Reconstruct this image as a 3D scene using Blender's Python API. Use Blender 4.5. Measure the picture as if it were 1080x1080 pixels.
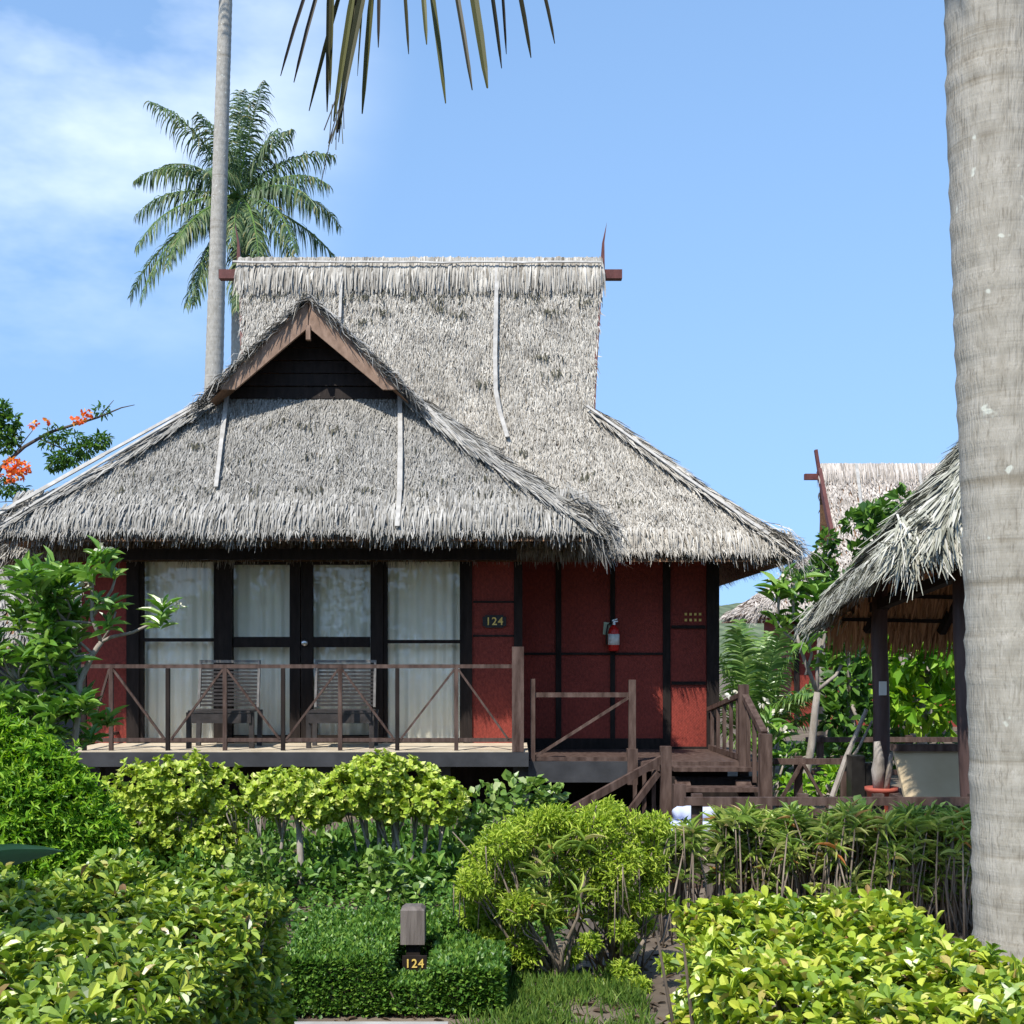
import bpy, math
import numpy as np
from mathutils import Vector

for o in list(bpy.data.objects):
    bpy.data.objects.remove(o)
S = bpy.context.scene
COL = S.collection
RNG = np.random.default_rng(11)
U = RNG.uniform
N = RNG.normal

# ------------------------------------------------------------------ camera
F, YH, EYE = 1330.0, 690.0, 1.75          # focal length in photo pixels, horizon row, eye height
cam = bpy.data.cameras.new("camera")
cam_o = bpy.data.objects.new("camera", cam)
COL.objects.link(cam_o)
cam_o.location = (0, 0, EYE)
cam_o.rotation_euler = (math.radians(90), 0, 0)
cam.sensor_width = 36
cam.lens = 36 * F / 1080
cam.shift_y = (YH - 540) / 1080
cam.clip_start = 0.1
cam.clip_end = 3000
S.camera = cam_o

# ------------------------------------------------------------------ light
SUN_AZ, SUN_EL = math.radians(30), math.radians(52)      # behind the camera, to the left
TO_SUN = Vector((-math.sin(SUN_AZ) * math.cos(SUN_EL), -math.cos(SUN_AZ) * math.cos(SUN_EL), math.sin(SUN_EL)))
sun = bpy.data.lights.new("sun", 'SUN')
sun.energy = 3.3
sun.angle = math.radians(0.5)
sun.color = (1.0, 0.955, 0.88)
sun_o = bpy.data.objects.new("sun", sun)
COL.objects.link(sun_o)
sun_o.location = (-8, -10, 20)
sun_o.rotation_euler = (-TO_SUN).to_track_quat('-Z', 'Y').to_euler()

W = bpy.data.worlds.new("World")
S.world = W
W.use_nodes = True
nt = W.node_tree
nt.nodes.clear()
nd = nt.nodes.new
L_ = nt.links.new
out = nd('ShaderNodeOutputWorld')
bg = nd('ShaderNodeBackground')
bg.inputs['Strength'].default_value = 0.15
sky = nd('ShaderNodeTexSky')
sky.sky_type = 'NISHITA'
sky.sun_disc = False
sky.sun_elevation = SUN_EL
sky.sun_rotation = math.atan2(TO_SUN.x, TO_SUN.y)
sky.air_density = 1.0
sky.dust_density = 0.3
sky.ozone_density = 2.0
geo_ = nd('ShaderNodeTexCoord')
mp = nd('ShaderNodeMapping')
mp.inputs['Scale'].default_value = (1.0, 1.0, 2.2)
nz = nd('ShaderNodeTexNoise')
nz.inputs['Scale'].default_value = 3.2
nz.inputs['Detail'].default_value = 6
nz.inputs['Roughness'].default_value = 0.55
nr = nd('ShaderNodeValToRGB')
nr.color_ramp.elements[0].position = 0.42
nr.color_ramp.elements[1].position = 0.75
dotn = nd('ShaderNodeVectorMath')
dotn.operation = 'DOT_PRODUCT'
cd = Vector((-0.42, 1.0, 0.52)).normalized()
dotn.inputs[1].default_value = cd
mr = nd('ShaderNodeMapRange')
mr.interpolation_type = 'SMOOTHSTEP'
mr.inputs['From Min'].default_value = 0.955
mr.inputs['From Max'].default_value = 1.0
mul = nd('ShaderNodeMath')
mul.operation = 'MULTIPLY'
mul2 = nd('ShaderNodeMath')
mul2.operation = 'MULTIPLY'
mul2.inputs[1].default_value = 0.85
mix = nd('ShaderNodeMixRGB')
mix.inputs[2].default_value = (4.9, 5.3, 5.7, 1)
L_(geo_.outputs['Generated'], mp.inputs['Vector'])
L_(mp.outputs[0], nz.inputs['Vector'])
L_(nz.outputs['Fac'], nr.inputs[0])
nrm_ = nd('ShaderNodeVectorMath')
nrm_.operation = 'NORMALIZE'
L_(geo_.outputs['Generated'], nrm_.inputs[0])
L_(nrm_.outputs[0], dotn.inputs[0])
L_(dotn.outputs['Value'], mr.inputs['Value'])
L_(nr.outputs[0], mul.inputs[0])
L_(mr.outputs[0], mul.inputs[1])
L_(mul.outputs[0], mul2.inputs[0])
L_(mul2.outputs[0], mix.inputs[0])
svm = nd('ShaderNodeVectorMath')
svm.operation = 'MULTIPLY_ADD'
svm.inputs[1].default_value = (1, 1, .34)
svm.inputs[2].default_value = (0, 0, .30)
L_(geo_.outputs['Generated'], svm.inputs[0])
svn = nd('ShaderNodeVectorMath')
svn.operation = 'NORMALIZE'
L_(svm.outputs[0], svn.inputs[0])
L_(svn.outputs[0], sky.inputs['Vector'])
hsv = nd('ShaderNodeHueSaturation')
hsv.inputs['Saturation'].default_value = 1.04
hsv.inputs['Hue'].default_value = .497
hsv.inputs['Value'].default_value = .90
L_(sky.outputs[0], hsv.inputs['Color'])
L_(hsv.outputs[0], mix.inputs[1])
L_(mix.outputs[0], bg.inputs['Color'])
L_(bg.outputs[0], out.inputs['Surface'])

S.view_settings.view_transform = 'Standard'
S.view_settings.look = 'None'
S.view_settings.exposure = 1.0
S.view_settings.gamma = 1
S.view_settings.use_curve_mapping = False
S.render.engine = 'CYCLES'
S.cycles.max_bounces = 8
S.cycles.transparent_max_bounces = 12


# ------------------------------------------------------------------ materials
def new_mat(name):
    m = bpy.data.materials.new(name)
    m.use_nodes = True
    t = m.node_tree
    b = t.nodes['Principled BSDF']
    return m, t, b


def ramp(t, stops):
    r = t.nodes.new('ShaderNodeValToRGB')
    e = r.color_ramp.elements
    e[0].position, e[0].color = stops[0][0], (*stops[0][1], 1)
    e[1].position, e[1].color = stops[-1][0], (*stops[-1][1], 1)
    for p, c in stops[1:-1]:
        k = e.new(p)
        k.color = (*c, 1)
    return r


def noise(t, scale, detail=4, stretch=(1, 1, 1)):
    tc = t.nodes.new('ShaderNodeTexCoord')
    m = t.nodes.new('ShaderNodeMapping')
    m.inputs['Scale'].default_value = stretch
    n = t.nodes.new('ShaderNodeTexNoise')
    n.inputs['Scale'].default_value = scale
    n.inputs['Detail'].default_value = detail
    t.links.new(tc.outputs['Object'], m.inputs['Vector'])
    t.links.new(m.outputs[0], n.inputs['Vector'])
    return n


def surf(name, c1, c2, scale=6, stretch=(1, 1, 1), rough=.7, bump=.3, spec=.3, lo=.3, hi=.7, bscale=None):
    m, t, b = new_mat(name)
    n = noise(t, scale, 6, stretch)
    r = ramp(t, [(lo, c1), (hi, c2)])
    t.links.new(n.outputs['Fac'], r.inputs[0])
    t.links.new(r.outputs[0], b.inputs['Base Color'])
    b.inputs['Roughness'].default_value = rough
    b.inputs['Specular IOR Level'].default_value = spec
    if bump:
        n2 = noise(t, bscale or scale * 3, 5, stretch)
        bp = t.nodes.new('ShaderNodeBump')
        bp.inputs['Strength'].default_value = bump
        bp.inputs['Distance'].default_value = .01
        t.links.new(n2.outputs['Fac'], bp.inputs['Height'])
        t.links.new(bp.outputs[0], b.inputs['Normal'])
    return m


def island(name, stops, rough=.5, transl=.0, spec=.35, big=None, tcol=None):
    """colour varies per leaf / per straw; optional slow patchiness over the thing"""
    m, t, b = new_mat(name)
    g = t.nodes.new('ShaderNodeNewGeometry')
    r = ramp(t, stops)
    t.links.new(g.outputs['Random Per Island'], r.inputs[0])
    col = r.outputs[0]
    if big:
        sc, lo, hi = big
        n = noise(t, sc, 5)
        rr = ramp(t, [(.32, (lo, lo, lo)), (.68, (hi, hi, hi))])
        t.links.new(n.outputs['Fac'], rr.inputs[0])
        mx = t.nodes.new('ShaderNodeMixRGB')
        mx.blend_type = 'MULTIPLY'
        mx.inputs[0].default_value = 1
        t.links.new(col, mx.inputs[1])
        t.links.new(rr.outputs[0], mx.inputs[2])
        col = mx.outputs[0]
    t.links.new(col, b.inputs['Base Color'])
    b.inputs['Roughness'].default_value = rough
    b.inputs['Specular IOR Level'].default_value = spec
    if transl:
        tr = t.nodes.new('ShaderNodeBsdfTranslucent')
        hs = t.nodes.new('ShaderNodeHueSaturation')
        hs.inputs['Hue'].default_value = .497
        hs.inputs['Saturation'].default_value = 1.1
        hs.inputs['Value'].default_value = 1.25
        t.links.new(col, hs.inputs['Color'])
        t.links.new(hs.outputs[0], tr.inputs['Color'])
        ms = t.nodes.new('ShaderNodeMixShader')
        ms.inputs[0].default_value = transl
        o = t.nodes['Material Output']
        t.links.new(b.outputs[0], ms.inputs[1])
        t.links.new(tr.outputs[0], ms.inputs[2])
        t.links.new(ms.outputs[0], o.inputs['Surface'])
    return m


def weave(name, c1, c2):
    m, t, b = new_mat(name)
    n = noise(t, 40, 4, (1, 1, .6))
    n2 = noise(t, 1.6, 4)
    r = ramp(t, [(.25, c1), (.75, c2)])
    mx = t.nodes.new('ShaderNodeMixRGB')
    mx.inputs[0].default_value = .4
    t.links.new(n.outputs['Fac'], mx.inputs[1])
    t.links.new(n2.outputs['Fac'], mx.inputs[2])
    t.links.new(mx.outputs[0], r.inputs[0])
    t.links.new(r.outputs[0], b.inputs['Base Color'])
    b.inputs['Roughness'].default_value = .65
    b.inputs['Specular IOR Level'].default_value = .2
    tc = t.nodes.new('ShaderNodeTexCoord')
    ck = t.nodes.new('ShaderNodeTexChecker')
    ck.inputs['Scale'].default_value = 55
    t.links.new(tc.outputs['Object'], ck.inputs['Vector'])
    bp = t.nodes.new('ShaderNodeBump')
    bp.inputs['Strength'].default_value = .5
    bp.inputs['Distance'].default_value = .006
    t.links.new(ck.outputs['Fac'], bp.inputs['Height'])
    t.links.new(bp.outputs[0], b.inputs['Normal'])
    return m


M = {}
M['thatch'] = island('weathered_thatch', [(0, (.14, .13, .11)), (.10, (.25, .235, .205)), (.55, (.325, .31, .278)), (.92, (.395, .375, .34)), (1, (.45, .43, .39))], rough=.9, spec=.06, big=(4.0, .76, 1.06))
M['thatch_top'] = island('sunbleached_thatch', [(0, (.15, .13, .10)), (.12, (.31, .28, .235)), (.55, (.43, .40, .345)), (.92, (.51, .475, .415)), (1, (.57, .535, .47))], rough=.9, spec=.06, big=(3.6, .72, 1.06))
M['thatch_old'] = island('greenish_thatch', [(0, (.12, .12, .09)), (.2, (.25, .25, .20)), (.6, (.36, .355, .29)), (1, (.50, .48, .42))], rough=.85, spec=.12, big=(1.3, .75, 1.08))
M['thatch_far'] = island('pale_thatch', [(0, (.25, .22, .19)), (.3, (.42, .37, .32)), (1, (.60, .54, .48))], rough=.85, spec=.12, big=(1.3, .8, 1.05))
M['stain_shade'] = island('stained_shade_straw', [(0, (.03, .03, .022)), (.6, (.075, .072, .05)), (1, (.15, .14, .11))], rough=.95, spec=.03)  # dark straw colour: stains, plus painted shade of gaps and course lines
M['under'] = surf('dry_palm_underside', (.13, .075, .045), (.28, .16, .09), 14, (3, 3, .6), .85, .5)
M['inner'] = island('dry_palm_inner', [(0, (.24, .12, .06)), (1, (.48, .27, .15))], rough=.8, spec=.1)
M['lath'] = surf('bleached_bamboo', (.27, .255, .23), (.44, .42, .385), 9, (1, 1, 1), .7, .2)
M['red'] = weave('red_rattan', (.085, .016, .012), (.31, .054, .036))
M['brown'] = surf('brown_stain', (.036, .020, .015), (.115, .078, .064), 7, (2.5, 2.5, .5), .65, .4, .2)
M['barge'] = surf('faded_brown', (.17, .105, .07), (.29, .19, .135), 8, (2, 2, 1), .7, .3)
M['maroon'] = surf('maroon_paint', (.075, .022, .018), (.125, .04, .033), 8, (2, 2, 1), .6, .2)
M['dark'] = surf('dark_stain', (.012, .009, .008), (.026, .019, .016), 10, (2, 2, .4), .75, .3, .15)
M['slate'] = surf('slate_paint', (.024, .025, .028), (.045, .046, .050), 5, (1, 1, 1), .6, .2)
M['deck'] = surf('pale_tile', (.46, .38, .27), (.60, .51, .38), 5, (1, 1, 1), .6, .1)
M['cloth'] = surf('white_curtain', (.90, .85, .73), (.94, .90, .80), 5, (1, 1, 1), .9, .1)
M['chair'] = surf('grey_brown_chair', (.020, .017, .016), (.045, .038, .036), 12, (1, 1, 1), .45, .2, .45)
M['chair_trim'] = surf('worn_chair_frame', (.09, .085, .08), (.19, .18, .17), 12, (1, 1, 1), .5, .2)
M['steel'] = surf('brushed_steel', (.5, .5, .5), (.62, .62, .62), 10, (1, 1, 1), .3, 0)
M['steel'].node_tree.nodes['Principled BSDF'].inputs['Metallic'].default_value = 1
M['gold'] = surf('gold_paint', (.62, .44, .10), (.72, .54, .16), 10, (1, 1, 1), .4, 0)
M['black'] = surf('black_paint', (.012, .011, .010), (.022, .02, .018), 10, (1, 1, 1), .4, .1)
M['ext_red'] = surf('red_enamel', (.42, .015, .012), (.5, .025, .02), 3, (1, 1, 1), .3, 0)
M['paper'] = surf('pale_paper', (.62, .64, .60), (.72, .73, .70), 5, (1, 1, 1), .7, 0)
M['card'] = surf('green_card', (.32, .42, .30), (.45, .52, .40), 5, (1, 1, 1), .7, 0)
M['bark'] = surf('grey_bark', (.20, .17, .14), (.36, .32, .28), 20, (1, 1, .3), .85, .5)
M['twig'] = surf('twig_bark', (.13, .10, .075), (.27, .22, .17), 25, (1, 1, .3), .85, .4)
M['darkbark'] = surf('dark_bark', (.05, .04, .03), (.11, .085, .065), 20, (1, 1, .3), .85, .4)
M['log'] = surf('reddish_log', (.045, .026, .022), (.10, .06, .052), 8, (2, 2, .3), .6, .3)
M['boxwood'] = surf('weathered_lamp_wood', (.085, .07, .062), (.17, .145, .13), 14, (2, 2, .25), .8, .5)
M['daybed'] = surf('beige_board', (.42, .33, .20), (.50, .40, .26), 3, (1, 1, 1), .8, .1)
M['pot'] = surf('terracotta', (.25, .05, .03), (.36, .09, .06), 6, (1, 1, 1), .7, .2)
M['conc'] = surf('concrete', (.30, .29, .27), (.42, .41, .39), 7, (1, 1, 1), .85, .3)
M['towel'] = surf('white_blue_cloth', (.32, .38, .58), (.55, .58, .66), 4, (1, 1, 1), .9, .2)
M['ground'] = surf('garden_soil', (.07, .052, .038), (.19, .15, .11), 2.2, (1, 1, 1), .95, .5, bscale=30)
M['hill'] = surf('wooded_hill', (.05, .075, .035), (.15, .18, .10), .35, (1, 1, 1), .95, 0)
M['petal'] = island('white_petal', [(0, (.62, .58, .42)), (1, (.74, .72, .62))], rough=.6, transl=.2)
M['orange'] = island('orange_petal', [(0, (.75, .12, .04)), (.5, (.85, .22, .06)), (1, (.85, .45, .10))], rough=.6, transl=.3)
M['straw'] = island('dry_leaflet', [(0, (.045, .032, .022)), (.5, (.09, .06, .035)), (1, (.15, .10, .05))], rough=.7, transl=.15)
M['frond_near'] = island('half_dry_frond', [(0, (.022, .016, .012)), (.5, (.05, .045, .02)), (1, (.10, .10, .028))], rough=.6, transl=.14)
M['coconut'] = surf('green_coconut', (.20, .22, .04), (.32, .30, .08), 4, (1, 1, 1), .5, .1)

G = lambda *a, **k: island(*a, **k)
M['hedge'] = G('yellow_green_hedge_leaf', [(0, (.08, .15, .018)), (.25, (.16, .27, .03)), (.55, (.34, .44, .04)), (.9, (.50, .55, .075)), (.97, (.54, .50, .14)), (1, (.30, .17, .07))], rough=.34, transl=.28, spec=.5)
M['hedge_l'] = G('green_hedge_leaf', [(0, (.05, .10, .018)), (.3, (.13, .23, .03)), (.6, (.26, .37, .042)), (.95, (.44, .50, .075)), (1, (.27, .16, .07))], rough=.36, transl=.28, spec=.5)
M['clip'] = G('small_dark_green_leaf', [(0, (.035, .10, .014)), (.6, (.09, .20, .028)), (1, (.20, .32, .045))], rough=.42, transl=.25, spec=.4)
M['lime'] = G('lime_leaf', [(0, (.16, .25, .03)), (.4, (.33, .45, .045)), (.8, (.50, .58, .09)), (1, (.60, .62, .22))], rough=.42, transl=.28)
M['bright'] = G('bright_green_leaf', [(0, (.07, .19, .014)), (.5, (.19, .38, .026)), (1, (.36, .52, .06))], rough=.45, transl=.35)
M['plum'] = G('plumeria_leaf', [(0, (.06, .15, .02)), (.5, (.14, .29, .04)), (1, (.26, .40, .08))], rough=.33, transl=.3, spec=.5)
M['aralia'] = G('feathery_yellow_leaf', [(0, (.17, .27, .03)), (.5, (.34, .46, .045)), (1, (.52, .60, .10))], rough=.5, transl=.35)
M['strap'] = G('strap_leaf', [(0, (.10, .18, .03)), (.5, (.25, .36, .06)), (.85, (.42, .50, .12)), (.96, (.44, .44, .16)), (1, (.42, .16, .05))], rough=.36, transl=.25, spec=.5)
M['pothos'] = G('mottled_leaf', [(0, (.06, .13, .02)), (.5, (.15, .26, .045)), (.85, (.28, .40, .09)), (1, (.55, .58, .35))], rough=.38, transl=.28, spec=.5)
M['palm'] = G('palm_leaflet', [(0, (.035, .075, .032)), (.5, (.085, .145, .055)), (.9, (.17, .22, .075)), (1, (.30, .26, .11))], rough=.5, transl=.3, spec=.3)
M['areca'] = G('areca_leaflet', [(0, (.06, .13, .03)), (.5, (.13, .24, .045)), (1, (.26, .36, .10))], rough=.35, transl=.3, spec=.5)
M['tree'] = G('tree_leaf', [(0, (.03, .08, .015)), (.5, (.07, .16, .025)), (1, (.15, .28, .04))], rough=.42, transl=.3)
M['grass'] = G('grass_blade', [(0, (.05, .11, .015)), (.6, (.11, .20, .03)), (1, (.22, .30, .06))], rough=.5, transl=.3)
M['agave'] = G('agave_leaf', [(0, (.12, .24, .10)), (1, (.18, .32, .13))], rough=.45, transl=.12)


def trunk_mat():
    m, t, b = new_mat('coconut_bark')
    n = noise(t, 22, 8, (1, 1, .5))
    r = ramp(t, [(.28, (.275, .252, .212)), (.5, (.335, .312, .268)), (.72, (.385, .362, .318))])
    t.links.new(n.outputs['Fac'], r.inputs[0])
    # vertical hairline cracks
    n2 = noise(t, 120, 4, (1, 1, .10))
    r2 = ramp(t, [(.34, (.55, .53, .50)), (.42, (1, 1, 1))])
    t.links.new(n2.outputs['Fac'], r2.inputs[0])
    mx = t.nodes.new('ShaderNodeMixRGB')
    mx.blend_type = 'MULTIPLY'
    mx.inputs[0].default_value = .55
    t.links.new(r.outputs[0], mx.inputs[1])
    t.links.new(r2.outputs[0], mx.inputs[2])
    # stained bands at old leaf scars
    tc = t.nodes.new('ShaderNodeTexCoord')
    mpg = t.nodes.new('ShaderNodeMapping')
    mpg.inputs['Scale'].default_value = (.35, .35, 6.5)
    mpg.inputs['Rotation'].default_value = (.06, .03, 0)
    nb = t.nodes.new('ShaderNodeTexNoise')
    nb.inputs['Scale'].default_value = 1.5
    nb.inputs['Detail'].default_value = 5
    nb.inputs['Roughness'].default_value = .65
    t.links.new(tc.outputs['Object'], mpg.inputs['Vector'])
    t.links.new(mpg.outputs[0], nb.inputs['Vector'])
    r3 = ramp(t, [(.33, (.60, .55, .47)), (.43, (1, 1, 1))])
    t.links.new(nb.outputs['Fac'], r3.inputs[0])
    mx2 = t.nodes.new('ShaderNodeMixRGB')
    mx2.blend_type = 'MULTIPLY'
    mx2.inputs[0].default_value = .6
    t.links.new(mx.outputs[0], mx2.inputs[1])
    t.links.new(r3.outputs[0], mx2.inputs[2])
    t.links.new(mx2.outputs[0], b.inputs['Base Color'])
    b.inputs['Roughness'].default_value = .85
    b.inputs['Specular IOR Level'].default_value = .15
    bp = t.nodes.new('ShaderNodeBump')
    bp.inputs['Strength'].default_value = .6
    bp.inputs['Distance'].default_value = .012
    t.links.new(n2.outputs['Fac'], bp.inputs['Height'])
    bp2 = t.nodes.new('ShaderNodeBump')
    bp2.inputs['Strength'].default_value = .3
    bp2.inputs['Distance'].default_value = .02
    t.links.new(nb.outputs['Fac'], bp2.inputs['Height'])
    t.links.new(bp.outputs[0], bp2.inputs['Normal'])
    t.links.new(bp2.outputs[0], b.inputs['Normal'])
    # pale lichen spots
    nl = noise(t, 13, 2)
    rl = ramp(t, [(.70, (0, 0, 0)), (.74, (1, 1, 1))])
    t.links.new(nl.outputs['Fac'], rl.inputs[0])
    ml = t.nodes.new('ShaderNodeMixRGB')
    ml.inputs[2].default_value = (.52, .53, .47, 1)
    t.links.new(rl.outputs[0], ml.inputs[0])
    t.links.new(mx2.outputs[0], ml.inputs[1])
    t.links.new(ml.outputs[0], b.inputs['Base Color'])
    return m


M['trunk'] = trunk_mat()


def glass_mat():
    m, t, b = new_mat('window_glass')
    t.nodes.remove(b)
    tr = t.nodes.new('ShaderNodeBsdfTransparent')
    tr.inputs[0].default_value = (.985, .985, .97, 1)
    gl = t.nodes.new('ShaderNodeBsdfGlossy')
    gl.inputs['Roughness'].default_value = .015
    gl.inputs['Color'].default_value = (1, 1, 1, 1)
    fr = t.nodes.new('ShaderNodeFresnel')
    fr.inputs['IOR'].default_value = 1.42
    ms = t.nodes.new('ShaderNodeMixShader')
    mm = t.nodes.new('ShaderNodeMath')
    mm.operation = 'MULTIPLY'
    mm.inputs[1].default_value = .6
    t.links.new(fr.outputs[0], mm.inputs[0])
    t.links.new(mm.outputs[0], ms.inputs[0])
    t.links.new(tr.outputs[0], ms.inputs[1])
    t.links.new(gl.outputs[0], ms.inputs[2])
    t.links.new(ms.outputs[0], t.nodes['Material Output'].inputs['Surface'])
    return m


M['glass'] = glass_mat()


# ------------------------------------------------------------------ geometry helpers
def P(px, py, d):
    """point seen at photo pixel (px, py) at distance d from the camera plane"""
    return np.array([(px - 540) / F * d, d, EYE - (py - YH) / F * d])


def unit(v):
    v = np.asarray(v, float)
    return v / np.maximum(np.linalg.norm(v, axis=-1, keepdims=True), 1e-9)


class Geo:
    def __init__(self):
        self.V, self.Lp, self.Ct, self.n = [], [], [], 0

    def raw(self, V, loops, counts):
        V = np.asarray(V, float).reshape(-1, 3)
        self.V.append(V)
        self.Lp.append(np.asarray(loops, np.int64).ravel() + self.n)
        self.Ct.append(np.asarray(counts, np.int64).ravel())
        self.n += len(V)

    def faces(self, V, fs):
        self.raw(V, [i for f in fs for i in f], [len(f) for f in fs])

    def box(self, c, s, rz=0):
        c = np.array(c, float)
        h = np.array(s, float) / 2
        v = np.array([[x, y, z] for z in (-1, 1) for y in (-1, 1) for x in (-1, 1)]) * h
        if rz:
            a, b = math.cos(rz), math.sin(rz)
            v = v @ np.array([[a, b, 0], [-b, a, 0], [0, 0, 1]])
        self.faces(v + c, [(0, 2, 3, 1), (4, 5, 7, 6), (0, 1, 5, 4), (2, 6, 7, 3), (0, 4, 6, 2), (1, 3, 7, 5)])
        return self

    def span(self, a, b):
        a, b = np.array(a, float), np.array(b, float)
        return self.box((a + b) / 2, np.abs(b - a))

    def bar(self, p, q, w, h=None, up=(0, 0, 1)):
        h = h or w
        p, q = np.array(p, float), np.array(q, float)
        d = unit(q - p)
        if abs(d @ np.array(up)) > .95:
            up = (0, 1, 0)
        s = unit(np.cross(d, up))
        u = np.cross(s, d)
        v = [e + s * i * w / 2 + u * j * h / 2 for e in (p, q) for j in (-1, 1) for i in (-1, 1)]
        self.faces(v, [(0, 2, 3, 1), (4, 5, 7, 6), (0, 1, 5, 4), (2, 6, 7, 3), (0, 4, 6, 2), (1, 3, 7, 5)])
        return self

    def tube(self, pts, rad, seg=8, rough=0.0):
        pts = np.array(pts, float)
        m = len(pts)
        rad = np.broadcast_to(np.asarray(rad, float), (m,)) if np.ndim(rad) == 0 else np.asarray(rad, float)
        tan = unit(np.gradient(pts, axis=0))
        ref = np.array([0, 1, 0.01]) if abs(tan[0][2]) > .7 else np.array([0, 0, 1.])
        a = np.linspace(0, 2 * np.pi, seg, endpoint=False)
        V = []
        for i in range(m):
            s = unit(np.cross(tan[i], ref))
            u = np.cross(s, tan[i])
            ref = np.cross(tan[i], s) * -1 if False else u
            rr = rad[i] * (1 + (N(0, rough, seg) if rough else 0))
            V.append(pts[i] + np.outer(np.cos(a) * rr, s) + np.outer(np.sin(a) * rr, u))
        V = np.concatenate(V)
        fs = []
        for i in range(m - 1):
            for j in range(seg):
                k = (j + 1) % seg
                fs.append((i * seg + j, (i + 1) * seg + j, (i + 1) * seg + k, i * seg + k))
        fs.append(tuple(range(seg)))
        fs.append(tuple(range((m - 1) * seg, m * seg))[::-1])
        self.faces(V, fs)
        return self

    def lathe(self, c, prof, seg=20):
        a = np.linspace(0, 2 * np.pi, seg, endpoint=False)
        V = np.concatenate([np.stack([np.cos(a) * r, np.sin(a) * r, np.full(seg, z)], 1) for r, z in prof]) + np.array(c)
        fs = []
        for i in range(len(prof) - 1):
            for j in range(seg):
                k = (j + 1) % seg
                fs.append((i * seg + j, i * seg + k, (i + 1) * seg + k, (i + 1) * seg + j))
        fs.append(tuple(range(seg))[::-1])
        fs.append(tuple(range((len(prof) - 1) * seg, len(prof) * seg)))
        self.faces(V, fs)
        return self

    def inst(self, T, fs, loc, d, n, Ln, Wd):
        """copies of a leaf template: x across (times Wd), y along (times Ln), z bend (times Ln)"""
        k, m = len(T), len(loc)
        if m == 0:
            return self
        s = unit(np.cross(d, n))
        nn = np.cross(s, d)
        Ln = np.broadcast_to(np.asarray(Ln, float), (m,))
        Wd = np.broadcast_to(np.asarray(Wd, float), (m,))
        V = loc[:, None] + s[:, None] * (T[None, :, 0:1] * Wd[:, None, None]) + d[:, None] * (T[None, :, 1:2] * Ln[:, None, None]) + nn[:, None] * (T[None, :, 2:3] * Ln[:, None, None])
        fl = np.array([i for f in fs for i in f])
        ct = np.array([len(f) for f in fs])
        loops = (fl[None] + (np.arange(m) * k)[:, None]).ravel()
        self.raw(V.reshape(-1, 3), loops, np.tile(ct, m))
        return self

    def build(self, name, mat, parent=None, smooth=False, label=None):
        V = np.concatenate(self.V)
        lp = np.concatenate(self.Lp)
        ct = np.concatenate(self.Ct)
        base = np.zeros(3)
        if parent is not None:
            q = parent
            while q is not None:
                base += np.array(q.location)
                q = q.parent
        me = bpy.data.meshes.new(name)
        me.vertices.add(len(V))
        me.vertices.foreach_set('co', (V - base).astype(np.float32).ravel())
        me.loops.add(len(lp))
        me.loops.foreach_set('vertex_index', lp.astype(np.int32))
        me.polygons.add(len(ct))
        st = np.concatenate([[0], np.cumsum(ct)[:-1]])
        me.polygons.foreach_set('loop_start', st.astype(np.int32))
        me.polygons.foreach_set('use_smooth', np.full(len(ct), bool(smooth)))
        me.update(calc_edges=True)
        me.validate()
        me.materials.append(mat)
        o = bpy.data.objects.new(name, me)
        COL.objects.link(o)
        if parent is not None:
            o.parent = parent
        if label:
            o['label'] = label
        return o


def tag(o, label, cat, group=None):
    o['label'] = label
    o['category'] = cat
    if group:
        o['group'] = group
    return o


def thing(name, label, cat, loc, group=None):
    o = bpy.data.objects.new(name, None)
    COL.objects.link(o)
    o.location = tuple(float(x) for x in loc)
    o.empty_display_size = .2
    return tag(o, label, cat, group)


def kind(o, k):
    o['kind'] = k
    return o


def single(geo, name, mat, label, cat, loc=None, group=None, smooth=False):
    """a thing that is one mesh, origin at its base"""
    V = np.concatenate(geo.V)
    if loc is None:
        loc = ((V[:, 0].min() + V[:, 0].max()) / 2, (V[:, 1].min() + V[:, 1].max()) / 2, V[:, 2].min())
    loc = np.array(loc, float)
    geo.V = [v - loc for v in geo.V]
    o = geo.build(name, mat, None, smooth)
    o.location = tuple(loc)
    return tag(o, label, cat, group)


def leaf(rows, fold=.25, curl=.15):
    """rows of (t, half width); pointed base and tip"""
    V = [(0, 0, 0)]
    for t, w in rows:
        z = -curl * t * t
        V += [(-w, t, z + fold * w), (0, t, z), (w, t, z + fold * w)]
    V.append((0, 1, -curl))
    m = len(rows)
    fs = [(0, 2, 1), (0, 3, 2)]
    for i in range(m - 1):
        a, b = 1 + 3 * i, 4 + 3 * i
        fs += [(a, a + 1, b + 1, b), (a + 1, a + 2, b + 2, b + 1)]
    a = 1 + 3 * (m - 1)
    tip = len(V) - 1
    fs += [(a, a + 1, tip), (a + 1, a + 2, tip)]
    return np.array(V, float), fs


OBOV = leaf([(.3, .28), (.62, .5), (.86, .36)], .35, .18)
OVAL = leaf([(.25, .38), (.6, .5)], .3, .12)
LANCE = leaf([(.2, .38), (.55, .5), (.8, .32)], .3, .22)
STRAP = leaf([(.15, .45), (.5, .5), (.8, .3)], .3, .45)
SMALL = (np.array([(0, 0, 0), (-.5, .5, .06), (0, 1, -.05), (.5, .5, .06)]), [(0, 3, 2), (0, 2, 1)])


def rand_dirs(n):
    return unit(N(0, 1, (n, 3)))


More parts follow.
